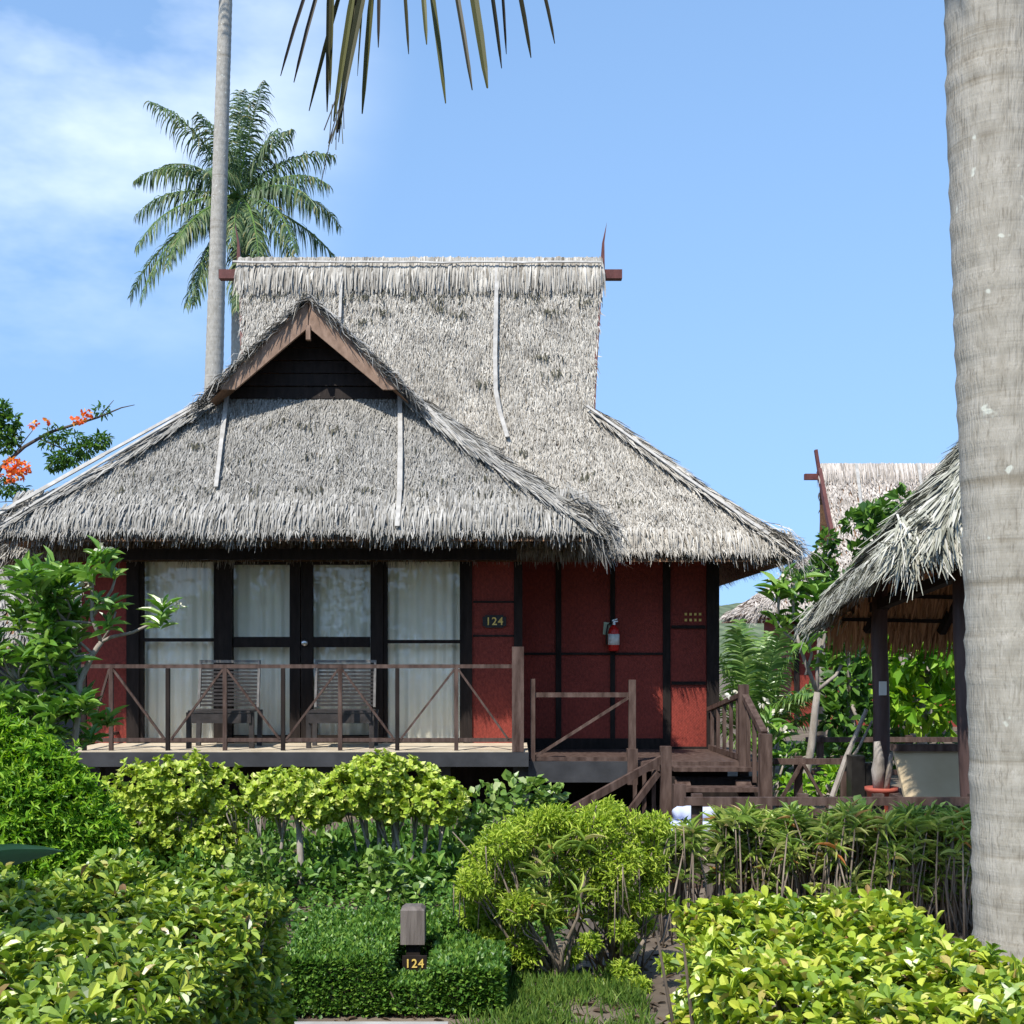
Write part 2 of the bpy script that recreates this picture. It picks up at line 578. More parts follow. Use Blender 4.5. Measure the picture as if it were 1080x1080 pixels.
def put_leaves(g, tmpl, loc, out, Ln, Wd, up=.5, jit=.6, asp_j=.2, flat=.8):
    n = len(loc)
    d = unit(out + np.array([0, 0, up]) + N(0, jit, (n, 3)))
    nn = unit(out * .5 + np.array([0, 0, flat]) + N(0, .45, (n, 3)))
    nn = unit(nn - d * np.sum(nn * d, 1, keepdims=True))
    s = U(.65, 1.2, n)
    g.inst(*tmpl, loc, d, nn, Ln * s, Wd * s * U(1 - asp_j, 1 + asp_j, n))


def whorls(g, tmpl, loc, axis, k, Ln, Wd, spread=(.5, 1.0)):
    """k leaves round each twig tip"""
    m = len(loc)
    axis = unit(axis)
    ref = unit(np.cross(axis, rand_dirs(m)))
    ref2 = np.cross(axis, ref)
    for i in range(k):
        a = 2 * np.pi * (i * .382) + U(-.3, .3, m)
        sp = U(*spread, m)[:, None]
        rad = ref * np.cos(a)[:, None] + ref2 * np.sin(a)[:, None]
        d = unit(axis * (1.0 - sp * .55) + rad * sp)
        nn = unit(axis - d * np.sum(axis * d, 1, keepdims=True) + N(0, .12, (m, 3)))
        s = U(.7, 1.15, m)
        g.inst(*tmpl, loc - axis * (.02 * i * Ln)[..., None] if np.ndim(Ln) else loc - axis * .06 * i * Ln, d, nn, Ln * s, Wd * s)


def blob(c, r, n, inner=.55, squash_low=0):
    """points in a lumpy ellipsoid shell, with outward directions"""
    d = rand_dirs(n)
    if squash_low:
        d[:, 2] = np.where(d[:, 2] < -squash_low, -d[:, 2], d[:, 2])
    lump = 1 + .16 * np.sin(d[:, 0] * 5 + c[0] * 9) * np.cos(d[:, 2] * 6 + c[1] * 7) + .10 * np.sin(d[:, 1] * 9 + c[2] * 11)
    rr = (inner + (1 - inner) * U(0, 1, n) ** .5) * lump
    return np.array(c) + d * np.array(r) * rr[:, None], d


# ------------------------------------------------------------------ thatch
def strands(g, p, d, n, Ln, Wd, h0, h1, h2, droop=0.0, rollmax=.6):
    m = len(p)
    d, n = unit(d), unit(n)
    s = unit(np.cross(d, n))
    n = np.cross(s, d)
    roll = U(-rollmax, rollmax, m)[:, None]
    s2 = s * np.cos(roll) + n * np.sin(roll)
    Ln, Wd = Ln[:, None], Wd[:, None]
    z = np.zeros((m, 3))
    z[:, 2] = droop
    c0 = p + n * h0[:, None]
    c1 = p + d * Ln * .55 + n * h1[:, None] - z * .25
    c2 = p + d * Ln + n * h2[:, None] - z
    V = np.stack([c0 - s2 * Wd * .5, c0 + s2 * Wd * .5, c1 - s2 * Wd * .5, c1 + s2 * Wd * .5, c2 - s2 * Wd * .12, c2 + s2 * Wd * .12], 1)
    fl = np.array([0, 1, 3, 2, 2, 3, 5, 4])
    loops = (fl[None] + (np.arange(m) * 6)[:, None]).ravel()
    g.raw(V.reshape(-1, 3), loops, np.full(2 * m, 4))


def frame(q):
    tl, tr, br, bl = [np.array(x, float) for x in q]
    e = unit(br - bl)
    n = unit(np.cross(e, (tl + tr) / 2 - (bl + br) / 2))
    d = unit(np.cross(n, e))
    if d[2] > 0:
        d = -d
    return e, n, d


def tri_sample(a, b, c, k):
    u, v = U(0, 1, k), U(0, 1, k)
    f = u + v > 1
    u[f], v[f] = 1 - u[f], 1 - v[f]
    return a + np.outer(u, b - a) + np.outer(v, c - a)


def thatch(g, q, dens=900, Ln=(.10, .24), Wd=(.007, .016), course=.10, lift=.05, outn=None):
    """straw laid in courses on the quad tl, tr, br, bl"""
    q = [np.array(x, float) for x in q]
    e, n, d = frame(q)
    if outn is not None and n @ np.array(outn) < 0:
        n = -n
    pts = []
    for a, b, c in ((q[0], q[1], q[2]), (q[0], q[2], q[3])):
        ar = np.linalg.norm(np.cross(b - a, c - a)) / 2
        if ar > 1e-4:
            pts.append(tri_sample(a, b, c, max(1, int(ar * dens))))
    p = np.concatenate(pts)
    m = len(p)
    if m == 0:
        return
    wob = .05 * np.sin((p @ e) * 2.3) + .03 * np.sin((p @ e) * 7.1 + 1)
    s = (p - q[3]) @ d + wob
    s2 = np.floor(s / course) * course + N(0, .028, m)
    p = p + np.outer((s2 - s) * .75, d)
    dirs = d + np.outer(N(0, .17, m), e)
    odd = U(0, 1, m) < .035
    dirs[odd] += np.outer(N(0, .45, odd.sum()), e)
    L = U(*Ln, m)
    W_ = U(*Wd, m)
    strands(g, p, dirs, np.tile(n, (m, 1)), L, W_, U(.0, .012, m), U(.008, .03, m) + .3 * lift, U(.0, lift, m) + np.where(odd, .05, 0))


def eave(g, a, b, d, n, per_m=420, long=(.18, .32), drop=(.0, .05), thick=.11):
    a, b, d, n = [np.array(x, float) for x in (a, b, d, n)]
    ln = np.linalg.norm(b - a)
    e = (b - a) / ln
    m = int(ln * per_m)
    t = U(0, ln, m)
    wav = .03 * np.sin(t * 3.1) + .02 * np.sin(t * 9.7)
    p = a + np.outer(t, e) - np.outer(U(.16, .36, m), d)
    off = U(-thick, .07, m)
    L = U(*long, m) + wav
    dirs = d + np.outer(N(0, .10, m), e)
    strands(g, p, dirs, np.tile(n, (m, 1)), L, U(.008, .017, m) + np.where(off > .0, .004, 0), off, off + .03, off + U(-.03, .04, m), U(*drop, m) + .02)


def hipcap(g, a, b, n1, n2, per_m=260, w=.09):
    a, b = np.array(a, float), np.array(b, float)
    h = unit(b - a)
    ln = np.linalg.norm(b - a)
    nn = unit(np.array(n1) + np.array(n2))
    m = int(ln * per_m)
    s = unit(np.cross(h, nn))
    side = U(-1, 1, m)
    p = a + np.outer(U(-.05, ln - .25, m), h) + np.outer(side * w, s) + np.outer(.02 - np.abs(side) * .04, nn)
    dirs = h + np.outer(N(0, .12, m) + side * .30, s)
    strands(g, p, dirs, nn + np.outer(side * .8, s), U(.28, .5, m), U(.01, .024, m), U(.0, .02, m), U(.02, .05, m), U(0, .06, m))


def base_quads(g, quads, low=.13, top=.012):
    for q in quads:
        q = [np.array(x, float) for x in q]
        for dz in (top, low):
            g.faces([x - np.array([0, 0, dz]) for x in q], [(0, 1, 2, 3)])


def lath(pts, w, parent, name='lath', mat='lath', th=.016):
    g = Geo()
    for p, q in zip(pts[:-1], pts[1:]):
        p, q = np.array(p), np.array(q)
        d = unit(q - p)
        g.bar(p - d * .01, q + d * .01, w * U(.7, .95), th, up=(0, -1, .6))
    return g.build(name, M[mat], parent)


# ================================================================== SETTING
g = Geo()
g.faces([(-1500, -60, 0), (1500, -60, 0), (1500, 2400, 0), (-1500, 2400, 0)], [(0, 1, 2, 3)])
kind(g.build('ground', M['ground']), 'structure')

# low wooded hills behind the resort
g = Geo()
nx, ny = 160, 24
xs = np.linspace(-260, 330, nx)
ys = np.linspace(150, 330, ny)
X, Y = np.meshgrid(xs, ys)
prof = np.sin(np.clip((Y - 150) / 90, 0, 1) * np.pi / 2)
Z = prof * (9 + 5 * np.sin(X * .021 + .6) + 3.0 * np.sin(X * .06 + 2) + .8 * np.sin(X * .31) + .5 * np.sin(X * .83 + Y * .3)) + N(0, .35, X.shape) * prof - .3
V = np.stack([X, Y, Z], -1).reshape(-1, 3)
fs = [(j * nx + i, j * nx + i + 1, (j + 1) * nx + i + 1, (j + 1) * nx + i) for j in range(ny - 1) for i in range(nx - 1)]
g.faces(V, fs)
kind(g.build('hills', M['hill'], smooth=True), 'structure')

# pale paved path by the clipped hedge
g = Geo()
g.span((-6, 4.98, -.05), (-.30, 5.94, .02))
kind(g.build('path', M['conc']), 'structure')

# ================================================================== THE BUNGALOW
DK, WL, LD, LW = 13.3, 14.5, 13.45, 15.3       # deck front, front wall, landing front, landing wall (distances)
ZD, ZL = .73, .60                               # deck and landing height
house = thing('thatched_bungalow', 'large thatched bungalow with red rattan walls, a railed veranda and a small front gable', 'house', (-1.2, 15, 0))

# --- main roof: ridge runs left-right
rows = [(-3.64, 1.18, 17.0, 17.0, 7.00), (-3.58, 1.15, 16.72, 17.28, 6.35), (-3.51, 1.09, 16.46, 17.54, 5.62),
        (-3.46, 1.04, 16.15, 17.85, 4.86), (-4.70, 2.22, 15.28, 18.72, 3.80), (-5.90, 3.20, 14.32, 19.70, 2.93)]


def hip_roof(rows, brk, parent, mat, dens, per_m, detail=True, name='thatch_roof', wd=(.007, .017)):
    """rows from the ridge to the eave (x left, x right, y front, y back, z); sides close from row brk on"""
    g, gb = Geo(), Geo()
    C = lambda r: [np.array(v, float) for v in ((r[0], r[2], r[4]), (r[1], r[2], r[4]), (r[1], r[3], r[4]), (r[0], r[3], r[4]))]
    base = []
    for i in range(len(rows) - 1):
        A, B = C(rows[i]), C(rows[i + 1])
        top = i < brk
        quads = [(A[0], A[1], B[1], B[0], (0, -1, .5), 1.0), (A[2], A[3], B[3], B[2], (0, 1, .5), .18)]
        if not top:
            quads += [(A[1], A[2], B[2], B[1], (1, 0, .5), .55), (A[3], A[0], B[0], B[3], (-1, 0, .5), .35)]
        for q in quads:
            base.append(q[:4])
            thatch(g, q[:4], dens * q[5], outn=q[4], Wd=wd)
        if not top:
            for k in range(4):
                n1 = [(-.6, -.6, .6), (.6, -.6, .6), (.6, .6, .6), (-.6, .6, .6)][k]
                if k < 2 or detail:
                    hipcap(g, A[k], B[k], n1, n1, per_m * (.7 if k < 2 else .25))
    # ridge saddle: straw bent over both sides
    r0 = rows[0]
    m = int((r0[1] - r0[0]) * per_m * 1.6)
    for sgn, k in ((-1, 1.0), (1, .4)):
        mm = int(m * k)
        p = np.stack([U(r0[0] - .03, r0[1] + .03, mm), np.full(mm, r0[2]), np.full(mm, r0[4] + .05) + N(0, .008, mm)], 1)
        dd = np.tile([0, sgn * .36, -.93], (mm, 1)) + N(0, .05, (mm, 3))
        strands(g, p, dd, np.tile([0, sgn * .93, .36], (mm, 1)), U(.3, .62, mm), U(.015, .035, mm), U(.03, .07, mm), U(.05, .09, mm), U(.02, .08, mm))
    E = C(rows[-1])
    T = C(rows[-2])
    for k, (i, j, nn) in enumerate(((0, 1, (0, -.7, .7)), (1, 2, (.7, 0, .7)), (2, 3, (0, .7, .7)), (3, 0, (-.7, 0, .7)))):
        _, n, d = frame((T[i], T[j], E[j], E[i]))
        if n @ np.array(nn) < 0:
            n = -n
        eave(g, E[i], E[j], d, n, per_m * (1, .9, .3, .5)[k])
    # ragged bundles at the two front corners
    for k, dr in ((0, (-.7, -.55, -.42)), (1, (.75, -.5, -.42))):
        mm = int(per_m * .8)
        p = E[k] - np.outer(U(.1, .5, mm), unit(dr)) + N(0, .07, (mm, 3))
        strands(g, p, np.tile(dr, (mm, 1)) + N(0, .22, (mm, 3)), np.tile([dr[0] * .5, dr[1] * .5, .8], (mm, 1)), U(.2, .42, mm), U(.010, .02, mm), U(-.08, .05, mm), U(-.05, .07, mm), U(-.05, .05, mm), U(.0, .22, mm))
    base_quads(gb, base)
    o = g.build(name, M[mat], parent)
    gb.build('roof_underside', M['under'], o)
    return o


main_roof = hip_roof(rows, 3, house, 'thatch_top', 3000, 560)


def on_main(x, row_t, off=.05):
    """point on the front of the main roof at x, row parameter 0..5"""
    i = min(int(row_t), len(rows) - 2)
    f = row_t - i
    a, b = rows[i], rows[i + 1]
    return np.array([x, a[2] * (1 - f) + b[2] * f - off, a[4] * (1 - f) + b[4] * f + off * .5])


# laths pinned over the straw
lath([on_main(-3.72 + k * .35, .13, .135) + N(0, .006, 3) for k in range(15)], .035, main_roof)
lath([on_main(x, t, .09) for x, t in ((-.20, .05), (-.21, 1), (-.22, 2), (-.21, 2.7), (-.16, 3.05), (-.06, 3.42))], .06, main_roof)
lath([on_main(x, t, .09) for x, t in ((-2.29, .05), (-2.27, .5), (-2.26, 1.3))], .05, main_roof)
hipR = [np.array(v) for v in ((1.06, 16.08, 4.86), (2.20, 15.24, 3.84), (3.02, 14.42, 3.08))]
lath([v + np.array([-.10, -.06, .04]) for v in hipR], .045, main_roof)
def stain_shade(parent, where, spots):  # clumps of dark straw for staining and for shaded gaps in the thatch
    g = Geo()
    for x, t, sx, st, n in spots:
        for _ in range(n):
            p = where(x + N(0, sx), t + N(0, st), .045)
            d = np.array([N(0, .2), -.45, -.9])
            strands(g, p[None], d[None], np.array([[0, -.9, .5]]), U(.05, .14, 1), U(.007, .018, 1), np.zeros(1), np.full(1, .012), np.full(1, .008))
    kind(g.build('stained_shade_straw', M['stain_shade'], parent), 'stuff')


stain_shade(main_roof, on_main, [(x, .72 + .12 * math.sin(x * 5), (.10), .07, 14) for x in (-3.3, -3.1, -2.6, -2.1, -1.9, -1.7, -1.5, -1.25, -1.0, -.75, -.5, .0, .3, .75, .9)] +
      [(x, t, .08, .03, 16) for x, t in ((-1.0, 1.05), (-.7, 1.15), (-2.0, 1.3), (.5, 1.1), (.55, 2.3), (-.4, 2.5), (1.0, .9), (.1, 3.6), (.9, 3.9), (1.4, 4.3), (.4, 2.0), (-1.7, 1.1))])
# gable ends of the steep upper roof: dark boards, barge boards, ridge beam ends and finials
for sx, k in ((rows[0][1], 1), (rows[0][0], 0)):
    sg = 1 if k else -1
    g = Geo()
    v = []
    for r in rows[:4]:
        xx = r[k] - sg * .10
        v.append((xx, r[2] + .05, r[4] - .08))
    for r in rows[3:0:-1]:
        v.append((r[k] - sg * .10, r[3] - .05, r[4] - .08))
    g.faces(v, [tuple(range(len(v)))])
    g.build('gable_panel', M['dark'], main_roof)
    for a in (2, 3):
        g = Geo()
        for r, r2 in zip(rows[:3], rows[1:4]):
            g.bar((r[k] + sg * .0, r[a], r[4] - .10), (r2[k] + sg * .0, r2[a], r2[4] - .10), .04, .12, up=(0, 1, 0))
        g.build('barge_board', M['maroon'], main_roof)
    g = Geo()
    g.bar((sx - sg * .15, 17, 6.86), (sx + sg * .30, 17, 6.86), .13, .12)
    g.build('ridge_beam', M['maroon'], main_roof)
    g = Geo()
    v = [(sx + sg * .00, 16.97, 6.85), (sx + sg * .07, 16.97, 6.85), (sx + sg * .065, 16.99, 7.3), (sx + sg * .10, 17, 7.58), (sx + sg * .035, 16.99, 7.3)]
    v += [(a, b + .05, c) for a, b, c in v]
    g.faces(v, [(0, 1, 2, 4), (4, 2, 3), (5, 9, 7, 6), (9, 8, 7), (0, 5, 6, 1), (1, 6, 7, 2), (2, 7, 8, 3), (3, 8, 9, 4), (4, 9, 5, 0)])
    g.build('finial', M['maroon'], main_roof)

# --- veranda wing roof: little gable above a wide skirt, ridge runs front-back
g, gb = Geo(), Geo()
GX0, GX1, GY, GZ, AX, AZ = -3.38, -1.21, 14.70, 4.76, -2.30, 5.80      # gable foot, apex
EX0, EX1, EY, EZ = -5.46, .97, 13.27, 3.07                              # eave
front = [((GX0, GY, GZ), (GX1, GY, GZ), ((EX1 + GX1) / 2, (GY + EY) / 2 + .03, (GZ + EZ) / 2 - .06), ((EX0 + GX0) / 2, (GY + EY) / 2 + .03, (GZ + EZ) / 2 - .06))]
front.append((front[0][3], front[0][2], (EX1, EY, EZ), (EX0, EY, EZ)))
mR, mL = front[0][2], front[0][3]
right = [((GX1, GY, GZ), (GX1, 16.6, GZ), (mR[0], 16.6, mR[2]), mR), (mR, (mR[0], 16.6, mR[2]), (EX1, 15.4, EZ), (EX1, EY, EZ))]
left = [((GX0, 18.5, GZ), (GX0, GY, GZ), mL, (mL[0], 18.5, mL[2])), ((mL[0], 18.5, mL[2]), mL, (EX0, EY, EZ), (EX0, 18.5, EZ))]
VY = 14.24                                                               # front verge of the gable, stands out over the skirt
upper = [((AX, VY, AZ), (AX, 16.7, AZ), (GX1 + .03, 16.7, GZ - .02), (GX1 + .03, VY, GZ - .02)),
         ((AX, 16.7, AZ), (AX, VY, AZ), (GX0 - .03, VY, GZ - .02), (GX0 - .03, 16.7, GZ - .02))]
for q in front:
    thatch(g, q, 3300, outn=(0, -1, 1))
for q in right:
    thatch(g, q, 900, outn=(1, 0, 1))
for q in left:
    thatch(g, q, 420, outn=(-1, 0, 1))
thatch(g, upper[0], 900, outn=(1, 0, 1))
thatch(g, upper[1], 900, outn=(-1, 0, 1))
for a, b in ((front[0][0], mL), (mL, (EX0, EY, EZ))):
    hipcap(g, a, b, (-.6, -.6, .6), (-.6, -.6, .6), 330)
for a, b in ((front[0][1], mR), (mR, (EX1, EY, EZ))):
    hipcap(g, a, b, (.6, -.6, .6), (.6, -.6, .6), 430, .13)
# verge of the gable: ragged thickness above the barge boards
for sg, foot in ((1, GX1 + .12), (-1, GX0 - .12)):
    m = 700
    t = U(-.02, 1.03, m)
    p = np.stack([AX + (foot - AX) * t, U(VY - .05, VY + .15, m), AZ + (GZ - .12 - AZ) * t + .02], 1)
    dd = np.tile([sg * .62, -.25, -.62], (m, 1)) + N(0, .14, (m, 3))
    strands(g, p, dd, np.tile([sg * .6, -.3, .7], (m, 1)), U(.12, .30, m), U(.010, .020, m), U(-.08, .02, m), U(-.06, .035, m), U(-.07, .03, m), U(0, .04, m))
_, n, d = frame(front[1])
n = n if n[1] < 0 else -n
eave(g, (EX0 - .05, EY, EZ), (EX1, EY, EZ), d, n, 1300, long=(.18, .31), thick=.13)
eave(g, (EX0 + .1, EY + .22, EZ + .18), (EX1 - .15, EY + .22, EZ + .18), d, n, 620, long=(.18, .30), drop=(0, .02), thick=.0)
eave(g, (EX1, EY, EZ), (EX1, 15.2, EZ), (.76, 0, -.65), (.65, 0, .76), 360)
eave(g, (EX0, EY, EZ), (EX0, 18.4, EZ), (-.71, 0, -.71), (-.71, 0, .71), 300)
# drooping bundle at the right corner, smaller one at the left
for cx, dr, mm in ((EX1, (.62, -.45, -.50), 520), (EX0, (-.7, -.5, -.42), 260)):
    E_ = np.array([cx, EY, EZ])
    p = E_ - np.outer(U(.05, .55, mm), unit(dr)) + N(0, .07, (mm, 3))
    strands(g, p, np.tile(dr, (mm, 1)) + N(0, .26, (mm, 3)), np.tile([dr[0] * .5, dr[1] * .5, .8], (mm, 1)), U(.22, .42, mm), U(.010, .022, mm), U(-.1, .05, mm), U(-.06, .06, mm), U(-.05, .05, mm), U(.0, .22, mm))
base_quads(gb, front + right + left + upper)
wing_roof = g.build('thatch_roof', M['thatch'], house)
gb.build('roof_underside', M['under'], wing_roof)


def on_front(x, t, off=.05):
    """point on the wing's front skirt at x, t=0 at the gable foot, 1 at the eave"""
    a, b, c = np.array([GY, GZ]), np.array([(GY + EY) / 2 + .03, (GZ + EZ) / 2 - .06]), np.array([EY, EZ])
    v = a + (b - a) * t * 2 if t < .5 else b + (c - b) * (t * 2 - 1)
    return np.array([x, v[0] - off, v[1] + off])


stain_shade(wing_roof, on_front, [(x + U(-.1, .1), t + N(0, .02), U(.04, .12), .014, int(U(2, 8))) for t, xs_ in ((.24, (-2.6, -2.4, -2.2, -2.05, -1.8)), (.47, (-3.0, -2.75, -2.2, -1.9)), (.73, (-4.2, -3.6, -3.3, -2.9, -2.6, -2.3, -2.0, -1.6, -1.3, -.9, -.5, -.1, .3)), (.35, (-3.6, -1.0)), (.6, (-4.0, -.8, -.3))) for x in xs_])
lath([on_front(x, t, .055) for x, t in ((-3.30, .02), (-3.26, .35), (-3.20, .72))], .06, wing_roof)
lath([on_front(x, t, .055) for x, t in ((-1.30, .02), (-1.25, .4), (-1.21, .75), (-1.20, 1.02))], .06, wing_roof)
lath([on_front(x, t, .065) for x, t in ((-1.14, .03), (-.75, .28), (-.38, .5))], .05, wing_roof)
lath([np.array(v) for v in ((-3.48, 14.64, 4.76), (-4.52, 13.93, 3.95), (-5.49, 13.24, 3.17))], .05, wing_roof)
lath([np.array(v) for v in ((-3.42, 14.58, 4.75), (-4.44, 13.87, 3.90), (-5.34, 13.18, 3.11))], .035, wing_roof)
# gable face
g = Geo()
nb = 7
for k in range(nb):
    z0, z1 = GZ - .05 + k * (AZ - GZ) / nb, GZ - .05 + (k + 1) * (AZ - GZ) / nb - .006
    hw = lambda z: max(.02, (AZ - .05 - z) / (AZ - GZ) * (GX1 - AX))
    y = 14.62 - (k % 2) * .004
    g.faces([(AX - hw(z0), y - .02, z0), (AX + hw(z0), y - .02, z0), (AX + hw(z1), y, z1), (AX - hw(z1), y, z1)], [(0, 1, 2, 3)])
g.build('gable_panel', M['dark'], wing_roof)
for sg, foot in ((1, GX1 + .04), (-1, GX0 - .04)):
    g = Geo()
    a, b = np.array([AX + sg * .005, VY + .03, AZ - .17]), np.array([foot, VY + .03, GZ - .06])
    g.bar(a, b, .05, .20, up=(0, 1, 0))
    v = Geo()
    d = unit(b - a)
    dn = np.array([-d[2] * sg, 0, d[0] * sg]) * -.1
    pts = [a + dn * -1, b + dn * -1, b + dn, a + dn]
    pts[0] = np.array([AX + sg * .004, VY, AZ - .06])
    pts[3] = np.array([AX + sg * .004, VY, AZ - .36])
    pts[1] = np.array([foot + sg * .03, VY, GZ - .02])
    pts[2] = np.array([foot - sg * .29, VY, GZ - .02])
    allp = pts + [q + np.array([0, .045, 0]) for q in pts]
    v.faces(allp, [(0, 1, 2, 3), (4, 7, 6, 5), (0, 4, 5, 1), (1, 5, 6, 2), (2, 6, 7, 3), (3, 7, 4, 0)])
    v.build('barge_board', M['barge'], wing_roof)
g = Geo()
g.span((AX - .025, VY - .02, AZ - .50), (AX + .025, VY + .05, AZ - .34))
g.build('gable_pendant', M['barge'], wing_roof)

# --- walls (x positions measured on the photo at each wall's distance)
X5 = lambda px: (px - 540) / F * WL
X6 = lambda px: (px - 540) / F * LW
ZT = 3.35
TH = .09


def slab(name, mat, x0, x1, y, z0, z1, parent, th=TH, label=None):
    g = Geo()
    g.span((x0, y, z0), (x1, y + th, z1))
    return g.build(name, mat, parent, label=label)


wl = slab('wall', M['red'], X5(86), X5(137), WL, ZD, ZT, house)
wr = slab('wall', M['red'], X5(497), X5(546), WL, ZD, ZT, house)
for z in (2.34, 2.0 - .05):
    slab('batten', M['dark'], X5(499), X5(542), WL - .012, z, z + .022, wr, .011)
g = Geo()
for a, b in ((134, 147), (229, 245), (391, 404), (489, 498), (542, 551)):
    g.span((X5(a), WL - .03, ZD), (X5(b), WL + .085, ZT + .003))
g.span((X5(137), WL - .02, 2.90), (X5(497), WL + .08, 3.2))
g.build('wall_frame', M['dark'], house)
lw = Geo()
lw.span((.10, LW, ZL - .05), (X6(700), LW + TH, ZT))
lw.span((X6(700) + .002, LW + .003, ZL - .05), (X6(747), LW + TH, ZT + .002))
lw = lw.build('wall', M['red'], house)
g = Geo()
for px, w in ((589, 6), (646, 5), (703, 8)):
    g.span((X6(px - w / 2), LW - .025, ZL), (X6(px + w / 2), LW - .001, ZT))
g.build('batten', M['dark'], lw)
g = Geo()
g.span((.12, LW - .02, 1.74), (X6(699), LW - .001, 1.77))
g.span((X6(708), LW - .02, 2.06), (X6(744), LW - .001, 2.10))
g.span((X6(708), LW - .02, 1.38), (X6(744), LW - .001, 1.42))
g.span((.12, LW - .035, ZL), (X6(699), LW - .001, ZL + .13))
g.span((X6(708), LW - .03, ZL + .0), (X6(748), LW - .001, ZL + .03))
g.build('rail_batten', M['dark'], lw)
for i in range(4):
    for j in range(2):
        g = Geo()
        g.span((X6(722 + i * 5), LW - .012, 2.15 + j * .07), (X6(724.5 + i * 5), LW - .002, 2.18 + j * .07))
        g.build('vent_light_square', M['gold'], lw)  # gold squares paint in the light showing through the pierced vent
g = Geo()
g.span((X6(745), LW - .05, .0), (X6(758), LW + .11, ZT + .004))
g.build('corner_post', M['dark'], house)
g = Geo()
g.span((.02, WL + .09, ZL), (.095, LW, ZT))
g.span((X6(757), LW + .11, .3), (X6(758) + .02, 19.0, ZT))
g.span((X5(86), WL + .09, .3), (X5(86) + .08, 18.9, ZT))
g.span((X5(86) + .08, 18.9, .3), (X6(757), 19.0, ZT))
g.build('wall', M['red'], house)
g = Geo()
g.span((X5(88), WL + .1, ZD - .1), (.02, 18.9, ZD - .02))
g.build('room_floor', M['deck'], house)
g = Geo()
g.span((X5(86) + .09, WL + 1.2, ZD), (.0, WL + 1.26, 3.3))
g.build('white_fill_wall', M['cloth'], house)  # unseen white wall added behind the curtains to brighten them

# windows and doors
def window(x0, x1, splits, nm, z0=ZD + .02, z1=2.9, bar=.045):
    g = Geo()
    zs = [z0] + splits + [z1]
    y0, y1 = WL + .0, WL + .06
    for x in (x0 + bar / 2, x1 - bar / 2):
        g.span((x - bar / 2, y0, z0), (x + bar / 2, y1, z1))
    for z in zs:
        h = .02
        g.span((x0 + bar, y0 + .003, z - h), (x1 - bar, y1 - .003, z + h))
    f = g.build(nm, M['dark'], house)
    for a, b in zip(zs[:-1], zs[1:]):
        g = Geo()
        g.span((x0 + bar, WL + .028, a + .021), (x1 - bar, WL + .033, b - .021))
        g.build('pane', M['glass'], f)
    return f


window(X5(147), X5(229.5), [1.915], 'window')
window(X5(404.5), X5(489), [1.895], 'window')
for side, a, b, ga, gb_ in (('l', 245, 316.5, 246, 305.5), ('r', 317.5, 391, 330, 390)):
    g = Geo()
    x0, x1 = X5(a), X5(b)
    gx0, gx1 = X5(ga), X5(gb_)
    y0, y1 = WL - .004, WL + .046
    z0, z1 = ZD + .015, 2.9
    if gx0 - x0 > .02:
        g.span((x0, y0, z0), (gx0, y1, z1))
    if x1 - gx1 > .02:
        g.span((gx1, y0, z0), (x1, y1, z1))
    for za, zb in ((z0, ZD + .09), (1.83, 1.95), (2.78, z1)):
        g.span((gx0, y0 + .002, za), (gx1, y1 - .002, zb))
    dr = g.build('door', M['dark'], house)
    for za, zb in ((ZD + .09, 1.83), (1.95, 2.78)):
        g = Geo()
        g.span((gx0, WL + .018, za), (gx1, WL + .023, zb))
        g.build('pane', M['glass'], dr)
    if side == 'r':
        g = Geo()
        kx = X5(322)
        k0 = P(322, 678, WL)
        a_ = np.linspace(0, 2 * np.pi, 16, endpoint=False)
        prof = [(.012, -.004), (.012, -.03), (.034, -.04), (.040, -.055), (.030, -.072), (.004, -.076)]
        V = np.concatenate([np.stack([k0[0] + np.cos(a_) * r, np.full(16, WL + y), k0[2] + np.sin(a_) * r], 1) for r, y in prof])
        fs = [(i * 16 + j, i * 16 + (j + 1) % 16, (i + 1) * 16 + (j + 1) % 16, (i + 1) * 16 + j) for i in range(5) for j in range(16)]
        fs.append(tuple(range(80, 96)))
        g.faces(V, fs)
        g.build('door_knob', M['steel'], dr, smooth=True)


def curtain(x0, x1, y, z0, z1, label, gap=None):
    g = Geo()
    n = int((x1 - x0) / .012)
    xs = np.linspace(x0, x1, n)
    rowsz = np.linspace(z0, z1, 7)
    ph = U(0, 6)
    V = []
    for z in rowsz:
        k = .6 + .4 * (z1 - z) / (z1 - z0)
        yy = y + k * (.022 * np.sin(xs * 52 + ph + .6 * np.sin(xs * 9)) + .012 * np.sin(xs * 23 + ph * 2 + z))
        V.append(np.stack([xs, yy, np.full(n, z)], 1))
    V = np.concatenate(V)
    fs = [(j * n + i, j * n + i + 1, (j + 1) * n + i + 1, (j + 1) * n + i) for j in range(6) for i in range(n - 1)]
    g.faces(V, fs)
    return single(g, 'curtain', M['cloth'], label, 'curtain', group='white curtains behind the glass', smooth=True)


curtain(X5(143), X5(233), WL + .17, ZD + .03, 2.95, 'white curtain behind the leftmost window, beside the red panel')
curtain(X5(241), X5(305), WL + .20, ZD + .03, 2.95, 'white curtain behind the left door leaf without a knob')
curtain(X5(328), X5(395), WL + .20, ZD + .03, 2.95, 'white curtain behind the right door leaf with the knob')
curtain(X5(400), X5(493), WL + .17, ZD + .03, 2.95, 'white curtain behind the window next to the number plate panel')

